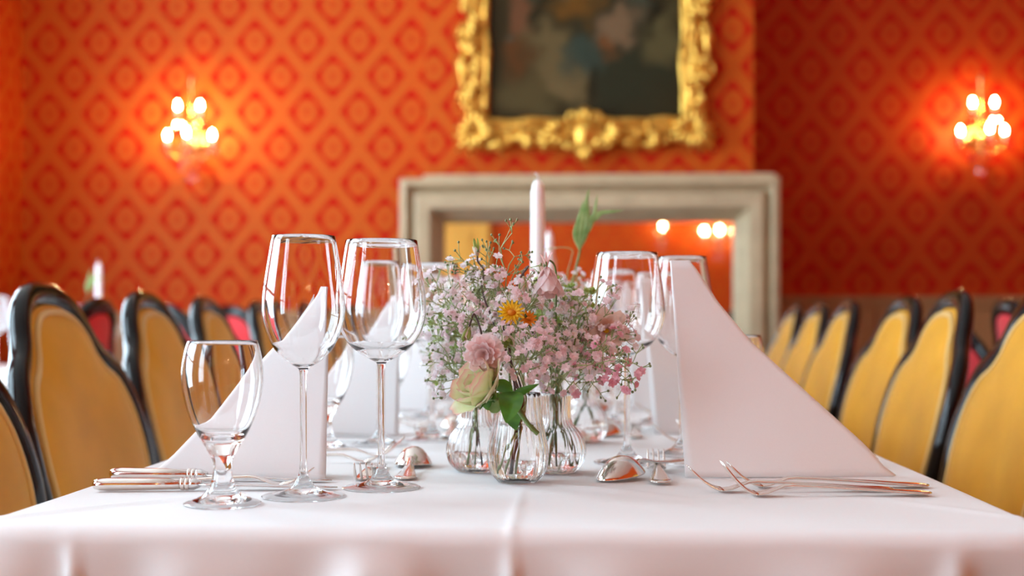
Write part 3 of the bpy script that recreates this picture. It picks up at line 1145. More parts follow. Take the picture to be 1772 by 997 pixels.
# ------------------------------------------------------------------ place settings
proto = dict(wine=make_glass('wine', 'wine_glass'), burgundy=make_glass('burgundy', 'burgundy_glass'), goblet=make_goblet(),
             napL=make_napkin(.208, .202, 0, .022, [(0, 1), (.012, .965), (.11, .85), (.36, .60), (.63, .35), (.82, .165), (.95, .06), (1, .035)]),
             napR=make_napkin(.238, .232, .015, .004, [(0, 1), (.012, .97), (.135, .87), (.36, .63), (.62, .355), (.82, .20), (.95, .125), (.98, .105), (1, .085)]), fork=make_fork(), hfork=make_fork(.205, .034), sfork=make_fork(.198, .019, 'table_fork', .010), knife=make_knife(),
             dspoon=make_spoon(), dfork=make_fork(.17, .022, 'dessert_fork', .0115))
used = set()
GLASSES = []                      # x, y, kind of every glass and candle


def put(kind, x, y, rz, label, group=None, z=TZ, tilt=0.0, roll=0.0):
    o = proto[kind] if kind not in used else copy_tree(proto[kind])
    used.add(kind)
    o.location = (x, y, z)
    o.rotation_euler = (roll, tilt, rz)
    if kind in ('wine', 'burgundy', 'goblet'):
        GLASSES.append((x, y, kind))
    tag(o, label, None, group)
    return o


def at_px(u, v):
    q = G(u, v)
    return q.x, q.y


# measured at the first places, mirrored through the middle of the table for the other side
gw, gb, gg = at_px(525, 860), at_px(660, 845), at_px(385, 873)
rw, rb_, = at_px(1180, 787), at_px(1085, 801)
rg = (rw[0] + .075, rw[1] + .055)
nl, nr_ = at_px(571, 826), at_px(1183, 821)
for i in range(7):
    dy = PITCH * i
    jl = random.Random(50 + i)
    J = (lambda a=.008: jl.uniform(-a, a)) if i else (lambda a=0: 0.0)
    for sd in ('left', 'right'):
        if i == 0:
            place = {'left': 'left of table facing fireplace, first place from free end',
                     'right': 'right of table facing fireplace, first place from free end'}[sd]
        else:
            place = f'{sd} of table facing fireplace, {ORD[i]} place from free end'
        s = 1 if sd == 'left' else -1
        w_, b_2, g_ = (gw, gb, gg) if sd == 'left' else (rw, rb_, rg)
        put('wine', w_[0] + J(), w_[1] + dy + J(), 0, 'tall slim wine glass ' + place, 'tall slim wine glasses')
        put('burgundy', b_2[0] + J(), b_2[1] + dy + J(), 0, 'wide bellied burgundy glass ' + place, 'wide burgundy glasses')
        put('goblet', g_[0] + J(), g_[1] + dy + J(), 0, 'short footed water goblet ' + place, 'water goblets')
        if sd == 'left':
            put('napL', nl[0] + J(), nl[1] + dy + abs(J()), PI + .02 + J(.03), 'pointed white napkin ' + place, 'standing folded napkins')
        else:
            put('napR', nr_[0] + J(), nr_[1] + dy + J(), -.02 + J(.06), 'pointed white napkin ' + place, 'standing folded napkins')
        if i > 3:
            continue
        gk = 'table knives'
        if sd == 'left':
            for k, ((u0, v0), (u1, v1)) in enumerate((((160, 850), (592, 848)), ((190, 830), (585, 836)))):
                a, b = Vector(at_px(u0, v0)), Vector(at_px(u1, v1))
                d = b - a
                put('knife', a.x, a.y + dy, math.atan2(d.y, d.x), ('outer' if k == 0 else 'inner') + ' silver knife ' + place, gk)
            if i == 0:
                a = Vector(at_px(212, 841))
                put('sfork', a.x, a.y, .015, 'slim silver fork lying between the two knives beside the water goblet', 'table forks')
            for k, (u0, v0) in enumerate(((388, 801), (415, 793))):
                a = Vector(at_px(u0, v0))
                put('fork', a.x, a.y + dy, .03 + .10 * k, ('outer' if k else 'inner') + ' silver fork ' + place, 'table forks')
            a = Vector(at_px(700, 833))
            put('dspoon', a.x, a.y + dy, PI / 2 + .055, 'dessert spoon, handle to free end, ' + place, 'dessert spoons', TZ)
            put('dfork', -.226, 1.556 + dy, -PI / 2 + .05, 'dessert fork, tines to free end, ' + place, 'dessert forks')
        else:
            forks = [('fork', .322, 1.347, .05, 'far reaching'), ('hfork', .352, 1.316, .05, 'upturned outermost'), ('fork', .366, 1.377, .02, 'inner')]
            for fk, fx, fy, fr_, wd_ in forks:
                put(fk, fx, fy + dy, PI + fr_, wd_ + ' fork ' + place, 'table forks')
            put('knife', .36, Y1 + dy + .12, PI, 'inner silver knife ' + place, gk)
            put('knife', .365, Y1 + dy + .155, PI + .03, 'outer silver knife ' + place, gk)
            a = Vector(at_px(1144, 840))
            put('dfork', a.x, a.y + dy, PI / 2 - .03, 'dessert fork, handle to free end, ' + place, 'dessert forks')
            # its handle lies across the fork's neck
            put('dspoon', .144, 1.560 + dy, math.atan2(-.8, -.6), 'dessert spoon, bowl to free end, ' + place, 'dessert spoons', TZ + .0085, .045)


# ------------------------------------------------------------------ candles
def make_candle():
    t = thing('taper_candle', '', 'candle')
    MB().lathe([(0, .125), (.0108, .125), (.0116, .14), (.0112, .30), (.0106, .370), (.0088, .382), (.0045, .389), (0, .391)], 24).build('candle', 'wax', t)
    MB().tube([(0, 0, .389), (.0005, 0, .395), (-.002, 0, .3995), (-.0055, 0, .4005)], [.0012, .0011, .0010, .0008], 6).build('wick', 'wick', t)
    MB().lathe([(0.0001, 0), (.042, 0), (.044, .003), (.036, .007), (.014, .014), (.007, .026), (.0065, .06), (.011, .07), (.0065, .08), (.0065, .108), (.014, .117),
                (.0165, .124), (.0155, .140), (.0120, .140), (.0115, .126), (.0001, .125)], 32).build('candlestick', 'silver', t)
    return t


can = make_candle()
spots_c = [(931, 330, 2.06), (950, 432, 3.25), (955, 440, 4.45)]
for k, (u, v, y) in enumerate(spots_c):
    o = can if k == 0 else copy_tree(can)
    o.location = (W(u, v, y).x, y, TZ)
    GLASSES.append((o.location.x, y, 'candle'))
    o['label'] = ['white unlit taper candle right behind the front bouquet of the long table',
                  'white unlit taper candle halfway along the long table',
                  'white unlit taper candle at the fireplace end of the long table'][k]
    o['group'] = 'white taper candles'


# ------------------------------------------------------------------ bud vases with flowers
def rib(n, amp, zmin):
    return lambda r, z, a: r * (1 + amp * math.cos(n * a) * (1 if z > zmin else .3))


def make_vase(kind):
    t = thing('bud_vase', '', 'vase')
    if kind == 'pear':
        P = [(.0001, -.0006), (.018, -.0006), (.0235, .0030), (.0285, .0090), (.0316, .0180), (.0325, .0270), (.0315, .0380), (.0290, .0510), (.0262, .0650), (.0242, .0800), (.0236, .0940)]
        n, wl_ = 18, .062
    else:
        P = [(.0001, -.0006), (.018, -.0006), (.0250, .0030), (.0310, .0100), (.0338, .0200), (.0332, .0310), (.0292, .0420), (.0228, .0500), (.0180, .0570), (.0165, .0650), (.0163, .0780), (.0168, .0900)]
        n, wl_ = 24, .050
    fine = [(q.x, q.z) for q in crom([(r, 0, z) for r, z in P], 3)]
    H = P[-1][1]
    th = .0018
    inn = [(max(.0001, r - th), max(z, .0065)) for r, z in fine if z > .006]
    inn = [(.0001, .0065)] + inn
    body = MB().lathe(fine, 120, flute=rib(n, .022, .03)).lathe([(fine[-1][0], fine[-1][1]), (fine[-1][0] - th / 2, H + .0008), (inn[-1][0], H)], 120).lathe(inn[::-1], 120)
    # one closed skin of outer face, lip and inner face
    mb = MB().lathe(fine + [(fine[-1][0] - th / 2, H + .0008)] + inn[::-1], 120,
                    flute=lambda r, z, a: r * (1 + (.022 if kind == 'pear' else .028) * math.cos(n * a) * sstep(.0, .06, z) * .9 + .004 * math.cos(n * a)))
    mb.build('glass_body', 'glass', t)
    ri = [(max(.0001, r + .0002), z) for r, z in inn if z < wl_]
    rw_ = interp([(z, r) for r, z in ri], wl_)
    MB().lathe([(.0001, .0064)] + ri[1:] + [(rw_, wl_), (.0001, wl_)], 60).build('water_fill', 'water', t)
    return t


def sgrow(rnd, d, spread):
    v = Vector((rnd.gauss(0, 1), rnd.gauss(0, 1), rnd.gauss(0, 1)))
    v -= v.project(d)
    v.normalize()
    return (d * math.cos(spread) + v * math.sin(spread)).normalized()


def floret(mb, p, d, r, rnd):
    d = d.normalized()
    x = d.orthogonal().normalized()
    y = d.cross(x)
    for ring, (n, k, lift) in enumerate(((6, 1.0, .18), (5, .66, .62), (3, .36, .95))):
        a0 = rnd.uniform(0, 6)
        for i in range(n):
            a = a0 + 2 * PI * i / n
            e = x * math.cos(a) + y * math.sin(a)
            s = d.cross(e)
            w = r * k * .44
            q1 = p + e * r * k * .55 + d * r * lift * .45
            q2 = p + e * r * k * rnd.uniform(.9, 1.08) + d * r * lift * rnd.uniform(.55, .9)
            mb.add([p, q1 + s * w, q2 + s * w * .45, q2 - s * w * .45, q1 - s * w, q1 - d * r * .10], [(0, 1, 5), (1, 2, 5), (2, 3, 5), (3, 4, 5), (4, 0, 5)])


def gyp(base, root, ctr, seed, spread=.55, size=.0047, petal='gyp_pink', levels=3, buds=.3, blen=.034, stemmat='stem_pale', label='', group=None, wide=3):
    """a spray of baby's breath: from the vase bottom (root) over the mouth (base) to the middle of its cloud (ctr)"""
    rnd = random.Random(seed)
    org = Vector(base)
    t = thing('babys_breath_spray', label, 'flower', org, 0, group)
    st, fl, bd = MB(), MB(), MB()
    b, c, r = Vector((0, 0, 0)), Vector(ctr) - org, Vector(root) - org
    path = crom([r, b, b.lerp(c, .5) + Vector((rnd.uniform(-.008, .008), rnd.uniform(-.008, .008), .008)), c], 5)
    st.tube(path, [.0010 - .0004 * k / (len(path) - 1) for k in range(len(path))], 5)

    def branch(p, d, ln, lev):
        e = sgrow(rnd, d, rnd.uniform(.05, .3))
        q = p + d * ln * .5 + e * ln * .5
        st.tube([p, p + d * ln * .5, q], [.00055 if lev > 1 else .00042] * 3, 4, cap=False)
        if lev == 0:
            if rnd.random() < buds:
                bd.ball(q, .0011 + rnd.uniform(0, .0005), None, .0016, 6, 4)
            else:
                floret(fl, q, (e + Vector((0, -.45, .25))).normalized(), size * rnd.uniform(.75, 1.12), rnd)
            return
        if rnd.random() < .4:
            s2 = sgrow(rnd, e, rnd.uniform(.6, 1.0))
            q2 = q + s2 * ln * .4
            st.tube([q, q2], .0004, 4, cap=False)
            bd.ball(q2, .0012, None, .0016, 6, 4)
        for _ in range(wide if lev > 1 else rnd.choice((2, 3, 3))):
            branch(q, sgrow(rnd, (e + Vector((0, 0, .10))).normalized(), rnd.uniform(.35, .95) * spread / .55), ln * rnd.uniform(.55, .85), lev - 1)
    d0 = (path[-1] - path[-4]).normalized()
    for k in (-6, -3, -1):
        p = path[k]
        for _ in range(2 if k != -1 else 3):
            branch(p, sgrow(rnd, d0, rnd.uniform(.35, 1.0) * spread / .55), blen * rnd.uniform(.6, 1.0), levels - 1)
    st.build('stem', stemmat, t, kind=None)
    if fl.v:
        fl.build('blossoms', petal, t, smooth=False, kind='stuff')
    if bd.v:
        bd.build('buds', 'bud_green' if petal != 'lime' else 'bud_tan', t, kind='stuff')
    return t


def petal_mesh(ln, w, cup, curl, tipw=.25, n=8, m=8, wave=0.0, seed=0):
    """a petal growing along +z from the origin, bending outward (+x)"""
    rnd = random.Random(seed)
    ph = rnd.uniform(0, 6)

    def fn(u, v):
        s = (u - .5) * 2
        a = curl * v * v
        wd_ = w * (math.sin(PI * min(1, v ** .75 * .78 + .06)) if tipw > .5 else math.sin(PI * (v ** .8) * .94 + .07) * (1 - v) ** .0)
        if tipw <= .5:
            wd_ = w * max(.02, (1 - v) ** (.55 - tipw * .5)) * min(1, .35 + v * 1.6)
        x = cup * math.sin(PI * v * .62) * ln - cup * .55 * ln * s * s * math.sin(PI * min(1, v * .9 + .1)) + ln * v * v * curl * .45
        return Vector((x + wave * ln * math.sin(s * 5 + ph) * v * v, s * wd_, ln * v * math.cos(a * .6)))
    return fn, n, m


def add_petal(parent, name, material, fn, n, m, loc, axis, ang, tilt, edge=False):
    o = MB().grid(fn, n, m).build(name, material, parent)
    if edge:
        at = o.data.attributes.new('edge', 'FLOAT', 'POINT')
        vals = []
        for j in range(m + 1):
            for i in range(n + 1):
                s, v = abs(i / n - .5) * 2, j / m
                vals.append(min(1, max(0, (v - .84) / .16) * .75 + max(0, (s - .86) / .14) * .30 * (v > .4)))
        at.data.foreach_set('value', vals)
    q = Vector((0, 0, 1)).rotation_difference(Vector(axis).normalized()).to_matrix()
    R = q @ Matrix.Rotation(ang, 3, 'Z') @ Matrix.Rotation(tilt, 3, 'Y')
    o.matrix_local = Matrix.Translation(Vector(loc)) @ R.to_4x4()
    return o


def rose(base, root, ctr, axis, label):
    t = thing('rose', label, 'flower', base)
    org = Vector(base)
    c = Vector(ctr) - org
    ax = Vector(axis).normalized()
    back = c - ax * .020
    MB().tube(crom([Vector(root) - org, Vector((0, 0, 0)), back - ax * .012, back], 6), [.0022] * 19, 7).build('stem', 'stem_green', t)
    MB().ball(back, .0075, .0075, .0075, 10, 8).build('calyx', 'leaf_pale', t)
    k = 0
    for ring, (n, ln, w, cup, curl, tilt, a0) in enumerate(((3, .030, .011, .34, -.10, -.02, 0), (4, .034, .017, .40, .0, .06, .5), (5, .037, .021, .44, .25, .16, .2), (5, .037, .023, .42, .70, .36, .9))):
        for i in range(n):
            fn, nn, mm = petal_mesh(ln, w, cup, curl, .9, 10, 10, .02, k)
            add_petal(t, 'petal', 'rose_petal', fn, nn, mm, back - ax * .002, ax, a0 + 2 * PI * i / n, tilt, True)
            k += 1
    for i in range(5):
        fn, nn, mm = petal_mesh(.020, .0045, .1, .5, .1, 4, 6, 0, 60 + i)
        add_petal(t, 'sepal', 'leaf', fn, nn, mm, back - ax * .004, ax, 2 * PI * i / 5, 1.0)
    return t


def flower(base, root, ctr, axis, rings, mats, label, name, stemmat='stem_purple', via=None, core=None, pname='petal'):
    """rings: (count, length, width, cup, curl, tilt)"""
    t = thing(name, label, 'flower', base)
    org = Vector(base)
    c = Vector(ctr) - org
    ax = Vector(axis).normalized()
    path = [Vector(root) - org, Vector((0, 0, 0))] + [Vector(q) - org for q in (via or [])] + [c - ax * .006, c]
    MB().tube(crom(path, 5), .0011, 6).build('stem', stemmat, t)
    k = 0
    for ri, (n, ln, w, cup, curl, tilt, tw) in enumerate(rings):
        for i in range(n):
            fn, nn, mm = petal_mesh(ln, w, cup, curl, tw, 6, 7, .03, k + 11)
            add_petal(t, pname, mats[ri % len(mats)], fn, nn, mm, c, ax, 2 * PI * i / n + ri * .4, tilt)
            k += 1
    if core:
        MB().ball(c + ax * .002, core[0], None, core[0] * .7, 10, 6).build('flower_centre', core[1], t)
    return t


def leaf_obj(parent, pts, w, material='leaf', name='leaf', side=None, fold=.25):
    """ovate leaf blade along a curve"""
    P = crom(pts, 6)
    n = len(P) - 1
    sd = Vector(side or (1, 0, 0))

    def fn(u, v):
        k = min(n, int(round(v * n)))
        p = P[k]
        t_ = (P[min(n, k + 1)] - P[max(0, k - 1)]).normalized()
        s = (sd - t_ * sd.dot(t_)).normalized()
        nrm = t_.cross(s)
        a = (u - .5) * 2
        ww = w * math.sin(PI * (.03 + .95 * v) ** .85) if v < 1 else 0
        return p + s * a * ww + nrm * abs(a) * ww * fold
    o = MB().grid(fn, 6, n).build(name, material, parent)
    return o


vases = {}
V = {}
vp = make_vase('pear')
vb = make_vase('bulb')


def place_vase(o, u, v, label, extra=0):
    q = G(u, v)
    o.location = (q.x, q.y + extra, TZ)
    tag(o, label, None, 'ribbed glass bud vases')
    return Vector((q.x, q.y + extra, TZ))


v_front = place_vase(vp, 896, 834, 'pear shaped ribbed glass vase with rose stem and leaves, foremost of the bouquet')
v_left = place_vase(vb, 824, 815, 'round bellied ribbed glass vase under the cream rose of the front bouquet')
vb2 = copy_tree(vb)
v_right = place_vase(vb2, 962, 817, 'round bellied ribbed glass vase with green stems beside the pear shaped vase')
vb3 = copy_tree(vb)
v_back = place_vase(vb3, 1010, 765, 'ribbed glass vase at the back of the front bouquet')

mouth = {'f': v_front + Vector((0, 0, .094)), 'l': v_left + Vector((0, 0, .09)), 'r': v_right + Vector((0, 0, .09)), 'b': v_back + Vector((0, 0, .09))}
foot_ = {'f': v_front, 'l': v_left, 'r': v_right, 'b': v_back}
rf = random.Random(77)


def mr(k):
    """a stem's place in the mouth and its foot in the vase"""
    a = rf.uniform(0, 6.28)
    q = rf.uniform(.2, .8) * (.017 if k == 'f' else .0115)
    m_ = mouth[k] + Vector((q * math.cos(a), q * math.sin(a), -.004))
    q = rf.uniform(.010, .021)
    r_ = foot_[k] + Vector((-q * math.cos(a + .4), -q * math.sin(a + .4), .012))
    if rf.random() < .62:            # a short stem that ends in the neck
        r_ = m_.lerp(r_, rf.uniform(.15, .40))
    return m_, r_


SPR = [  # pixel of the middle of the cloud, depth, vase, petal colour, seed
    (800, 560, 1.43, 'l', 'gyp_pink'), (790, 515, 1.47, 'l', 'gyp_pale'), (835, 505, 1.46, 'l', 'gyp_pink'), (868, 480, 1.45, 'f', 'gyp_pale'),
    (770, 600, 1.50, 'l', 'gyp_pale'), (905, 520, 1.42, 'f', 'gyp_pink'), (940, 545, 1.45, 'r', 'gyp_pale'), (925, 600, 1.36, 'f', 'gyp_pink'),
    (960, 590, 1.41, 'r', 'gyp_pink'), (985, 615, 1.40, 'r', 'gyp_pink'), (1015, 590, 1.45, 'r', 'gyp_pale'), (1045, 600, 1.43, 'r', 'gyp_pink'),
    (1060, 580, 1.48, 'r', 'gyp_pale'), (915, 615, 1.37, 'f', 'gyp_pink'), (950, 610, 1.42, 'r', 'gyp_pale'), (850, 545, 1.42, 'f', 'gyp_pink'),
    (885, 570, 1.40, 'f', 'gyp_pale'), (985, 545, 1.86, 'b', 'gyp_pale'), (1000, 560, 1.47, 'r', 'gyp_pink'), (815, 590, 1.49, 'l', 'gyp_pink'), (945, 510, 1.88, 'b', 'gyp_pink'),
]
gyps = []
for k, (u, v, y, vs_, pc) in enumerate(SPR):
    m_, r_ = mr(vs_)
    tgt = W(u, v, y)
    ctr = m_.lerp(tgt, .84)
    gyps.append((vs_, m_ - foot_[vs_], gyp(m_, r_, ctr, 100 + k, petal=pc, blen=.030, label=('whitish' if pc == 'gyp_pale' else 'pink') + ' baby\'s breath spray in the ' + {'f': 'pear shaped vase under the rose leaves', 'l': 'round vase under the cream rose', 'r': 'round vase beside the pear shaped vase', 'b': 'rear vase of the front bouquet'}[vs_], group='baby\'s breath sprays of the front bouquet')))
# loose airy sprays reaching out of the bouquet
for k, (u, v, y, vs_, pc, bu) in enumerate(((1085, 615, 1.40, 'r', 'gyp_deep', .45), (1055, 630, 1.38, 'r', 'gyp_deep', .6), (765, 520, 1.44, 'l', 'gyp_pale', .5), (875, 440, 1.42, 'f', 'gyp_pale', .95), (850, 468, 1.43, 'f', 'gyp_pale', .9),
                                              (780, 640, 1.46, 'l', 'gyp_pale', .6), (1030, 550, 1.42, 'r', 'gyp_pink', .6))):
    m_, r_ = mr(vs_)
    ctr = m_.lerp(W(u, v, y), .86)
    gyp(m_, r_, ctr, 300 + k, petal=pc, blen=.030, buds=bu, levels=3, wide=2, size=.0050,
        label=['deep pink loose baby\'s breath spray reaching towards the burgundy glass', 'deep pink loose baby\'s breath spray hanging over the dessert spoon',
               'whitish loose baby\'s breath spray above the cream rose', 'tallest bare budded baby\'s breath spray beside the tall candle', 'bare budded baby\'s breath spray next to the wavy purple stem',
               'whitish loose baby\'s breath spray low behind the cream rose', 'pink loose baby\'s breath spray above the blush columbine'][k], group='loose baby\'s breath sprays of the front bouquet')
# lime green filler
for k, (u, v, y, vs_) in enumerate(((975, 530, 1.47, 'r'), (955, 515, 1.50, 'r'), (765, 560, 1.52, 'l'), (780, 625, 1.52, 'l'), (1000, 520, 1.87, 'b'))):
    m_, r_ = mr(vs_)
    gyp(m_, r_, m_.lerp(W(u, v, y), .88), 400 + k, petal='lime', blen=.024, buds=.25, size=.0040,
        label='lime green filler sprig in the front bouquet', group='lime green filler sprigs')

# the rose and its foliage
rc_ = W(822, 664, 1.33)
rm = mouth['f'] + Vector((-.013, -.011, .0055))
rs = rose(rm, v_front + Vector((.016, -.014, .055)), rc_, (-.62, -.42, .48), 'cream green rose with pink petal rims leaning over the vases')
org = Vector(rs.location)
PXY = lambda u, v, y: W(u, v, y) - org
leaf_obj(rs, [PXY(886, 678, 1.33), PXY(884, 695, 1.315), PXY(876, 733, 1.315)], .0125, 'leaf')
leaf_obj(rs, [PXY(887, 680, 1.335), PXY(868, 668, 1.33), PXY(838, 670, 1.325)], .0070, 'leaf', side=(0, -.3, 1))
leaf_obj(rs, [PXY(870, 690, 1.35), PXY(850, 695, 1.34), PXY(832, 682, 1.335)], .0105, 'leaf', side=(0, -.4, 1))
leaf_obj(rs, [PXY(888, 685, 1.34), PXY(905, 676, 1.33), PXY(934, 664, 1.33)], .0042, 'leaf', side=(0, -.3, 1))
leaf_obj(rs, [PXY(895, 700, 1.36), PXY(888, 720, 1.365), PXY(893, 745, 1.37)], .0090, 'leaf')
MB().tube([PXY(893, 706, 1.35), PXY(915, 735, 1.345), PXY(931, 751, 1.342)], [.0024, .0023, .0026], 7).build('cut_stem', 'stem_green', rs)
leaf_obj(rs, [PXY(845, 700, 1.345), PXY(858, 705, 1.34), PXY(868, 690, 1.34)], .006, 'leaf_pale', side=(0, 0, 1))

# columbines
dbl = [(9, .019, .0066, .30, .5, 1.35, .9), (9, .020, .0066, .34, .35, 1.05, .9), (8, .019, .0062, .36, .2, .75, .9), (7, .017, .0058, .36, .1, .45, .9), (5, .015, .0052, .3, 0, .2, .9)]
m_, r_ = mr('f')
flower(m_, r_, W(838, 612, 1.335), (-.12, -.92, -.12), dbl, ['columbine_pink', 'columbine_pink', 'columbine_deep', 'columbine_pink'], 'full double pink columbine bloom above the cream rose', 'columbine',
       via=[W(880, 620, 1.38), W(858, 590, 1.37)])
m_, r_ = mr('r')
flower(m_, r_, W(946, 462, 1.41), (.06, -.22, -.97), [(6, .034, .0105, .22, .25, .20, .9), (5, .033, .0095, .22, .15, .08, .9), (5, .017, .0022, .1, -.35, 2.75, .1)], ['columbine_pink', 'columbine_deep', 'columbine_deep'],
       'pink trumpet shaped columbine bloom in front of the tall candle', 'columbine', 'stem_green', via=[W(962, 560, 1.44), W(962, 470, 1.435), W(950, 450, 1.425)])
m_, r_ = mr('r')
flower(m_, r_, W(1048, 572, 1.44), (.20, -.85, -.15), [(6, .025, .0100, .28, .45, 1.0, .9), (6, .022, .0085, .32, .2, .65, .9), (5, .016, .006, .3, .1, .3, .9)], ['blush', 'blush', 'columbine_pink'],
       'open blush columbine bloom with golden stamens beside the wine glass', 'columbine', 'stem_green', via=[W(990, 610, 1.41), W(1005, 548, 1.43), W(1030, 545, 1.45)], core=(.0035, 'yellow_petal'))
m_, r_ = mr('f')
flower(m_, r_, W(885, 542, 1.36), (.05, -.9, .35), [(16, .015, .0024, .08, .25, 1.2, .3), (12, .011, .0022, .1, .2, .9, .3)], ['yellow_petal'], 'bright yellow daisy bloom half hidden among baby\'s breath', 'daisy', 'stem_green', core=(.0045, 'orange_petal'))
m_, r_ = mr('r')
flower(m_, r_, W(914, 552, 1.37), (.2, -.9, .3), [(12, .0095, .0022, .08, .25, 1.2, .3)], ['orange_petal'], 'small orange daisy bloom beside the yellow daisy', 'daisy', 'stem_green', core=(.003, 'orange_petal'))

# nodding buds
BUD = [(4, .017, .0050, .30, -.25, .12, .3), (4, .016, .0048, .30, -.25, .10, .3)]
m_, r_ = mr('f')
flower(m_, r_, W(873, 574, 1.37), (.18, -.45, -.75), [(5, .018, .0065, .34, .1, .16, .3), (4, .017, .006, .3, 0, .08, .3)], ['blush', 'lime'], 'pale nodding columbine bud with green sepals next to the double bloom', 'columbine_bud', via=[W(885, 640, 1.37), W(877, 550, 1.385)])
m_, r_ = mr('l')
flower(m_, r_, W(812, 566, 1.40), (-.2, -.4, -.8), BUD, ['lime', 'blush'], 'yellowish nodding columbine bud left of the double pink bloom', 'columbine_bud', via=[W(835, 600, 1.40), W(822, 545, 1.41)])
m_, r_ = mr('f')
flower(m_, r_, W(826, 444, 1.42), (-.12, -.1, .95), [(3, .020, .0032, .22, -.3, .05, .1), (3, .012, .0036, .3, -.2, .22, .1)], ['lime', 'blush'], 'slender upright green bud on a wavy purple stem', 'columbine_bud', via=[W(872, 600, 1.40), W(850, 548, 1.41), W(834, 500, 1.42), W(838, 470, 1.42)])
m_, r_ = mr('f')
flower(m_, r_, W(906, 478, 1.41), (-.02, -.2, -.95), [(4, .018, .0042, .3, -.2, .10, .1), (3, .014, .0036, .3, -.2, .10, .1)], ['blush', 'lime'], 'closed pinkish bud hanging from a hooked purple stem', 'columbine_bud', via=[W(889, 660, 1.37), W(880, 555, 1.39), W(896, 490, 1.40), W(914, 462, 1.41)])
for o_ in bpy.data.objects:
    pass

# tall green grass shoot
m_, r_ = mr('b')
sh = thing('grass_shoot', 'tall green leafy shoot rising above the bouquet right of the candle', 'plant', m_)
org = Vector(m_)
PS = lambda u, v, y: W(u, v, y) - org
MB().tube(crom([r_ - org, Vector((0, 0, 0)), PS(990, 520, 1.87), PS(1004, 432, 1.87)], 6), .0016, 7).build('stem', 'stem_green', sh)
for pts, w in (([(1004, 434), (1006, 390), (1020, 325)], .0062), ([(1003, 432), (1015, 392), (1016, 330)], .0055), ([(1004, 430), (998, 400), (1010, 345)], .0045),
               ([(1002, 432), (994, 405), (999, 378)], .0030), ([(1005, 425), (1026, 380), (1034, 335)], .0036), ([(1008, 405), (1030, 372), (1080, 364)], .0040), ([(1008, 410), (1022, 385), (1045, 368)], .0050)):
    leaf_obj(sh, [PS(u, v, 1.87) for u, v in pts], w * .86, 'leaf_pale', 'blade', fold=.4)
m_, r_ = mr('b')
aw = thing('grass_stalk', 'thin pale grass stalk bent over beside the candle', 'plant', m_)
org = Vector(m_)
MB().tube(crom([r_ - org, Vector((0, 0, 0))] + [PS(u, v, 1.875) for u, v in ((983, 500), (988, 450), (991, 434), (975, 428), (940, 432))], 5), .0006, 5).build('stem', 'stem_pale', aw)
for u, v in ((940, 432), (950, 431), (962, 429)):
    MB().ball(PS(u, v, 1.875), .0026, .0012, .0011, 6, 4).build('seed', 'bud_tan', aw)


# ------------------------------------------------------------------ further bouquets down the table (copies of the sprays, out of focus)
import numpy as np
SHAPE = {'wine': (.120, .256, .044), 'burgundy': (.124, .256, .049), 'goblet': (.045, .156, .041), 'candle': (.0, .40, .016)}


def cloud(o):
    P = []
    for c in o.children:
        a = np.empty(len(c.data.vertices) * 3)
        c.data.vertices.foreach_get('co', a)
        P.append(a.reshape(-1, 3)[::3])
    return np.concatenate(P)


def hits(P, loc, a):
    """how many points of a spray, turned by a, stand inside a glass or candle"""
    X = loc.x + P[:, 0] * math.cos(a) - P[:, 1] * math.sin(a)
    Y = loc.y + P[:, 0] * math.sin(a) + P[:, 1] * math.cos(a)
    Z = loc.z + P[:, 2] - TZ
    n = 0
    for gx, gy, k in GLASSES:
        if abs(gx - loc.x) > .25 or abs(gy - loc.y) > .25:
            continue
        z0, z1, r = SHAPE[k]
        d = np.hypot(X - gx, Y - gy)
        n += int(((Z > z0) & (Z < z1) & (d < r)).sum()) + int(((Z > 0) & (Z <= z0) & (d < .011)).sum())
    return n


def copy_spray(idx, types, centre, a0, label, group):
    """a copy standing in another vase of the same kind exactly as its source stands in its own"""
    src = [g for g in gyps if g[0] in types]
    best = None
    for sh_ in range(4):
        k_, off, o = src[(idx + sh_) % len(src)]
        P = cloud(o)
        for q in range(16):
            a = a0 + q * PI / 8
            loc = Vector(centre) + Matrix.Rotation(a, 3, 'Z') @ off
            h = hits(P, loc, a)
            if best is None or h < best[0]:
                best = (h, o, loc, a)
            if h == 0:
                break
        if best[0] == 0:
            break
    c = copy_tree(best[1])
    c.location, c.rotation_euler.z = best[2], best[3]
    tag(c, label, None, group)
    return c


def far_bouquet(dy, dx, n, word, step=1):
    vq = copy_tree(vb)
    vq.location = (v_left.x + dx, v_left.y + dy, TZ)
    vq['label'] = 'ribbed glass vase of the ' + word
    vq2 = copy_tree(vp)
    vq2.location = (v_right.x + dx, v_right.y + dy, TZ)
    vq2['label'] = 'pear shaped glass vase of the ' + word
    for k in range(n):
        left = k % 2
        copy_spray(k * step, 'lr' if left else 'f', vq.location if left else vq2.location, k * .7 - 1.2,
                   'pink baby\'s breath spray in the ' + word, 'baby\'s breath of the ' + word)


far_bouquet(.33, -.018, 12, 'second bouquet, between first and second places')
far_bouquet(.90, .0, 9, 'third bouquet, just beyond the first tall candle', 2)
far_bouquet(2.10, .0, 9, 'last bouquet, near the fireplace end', 2)


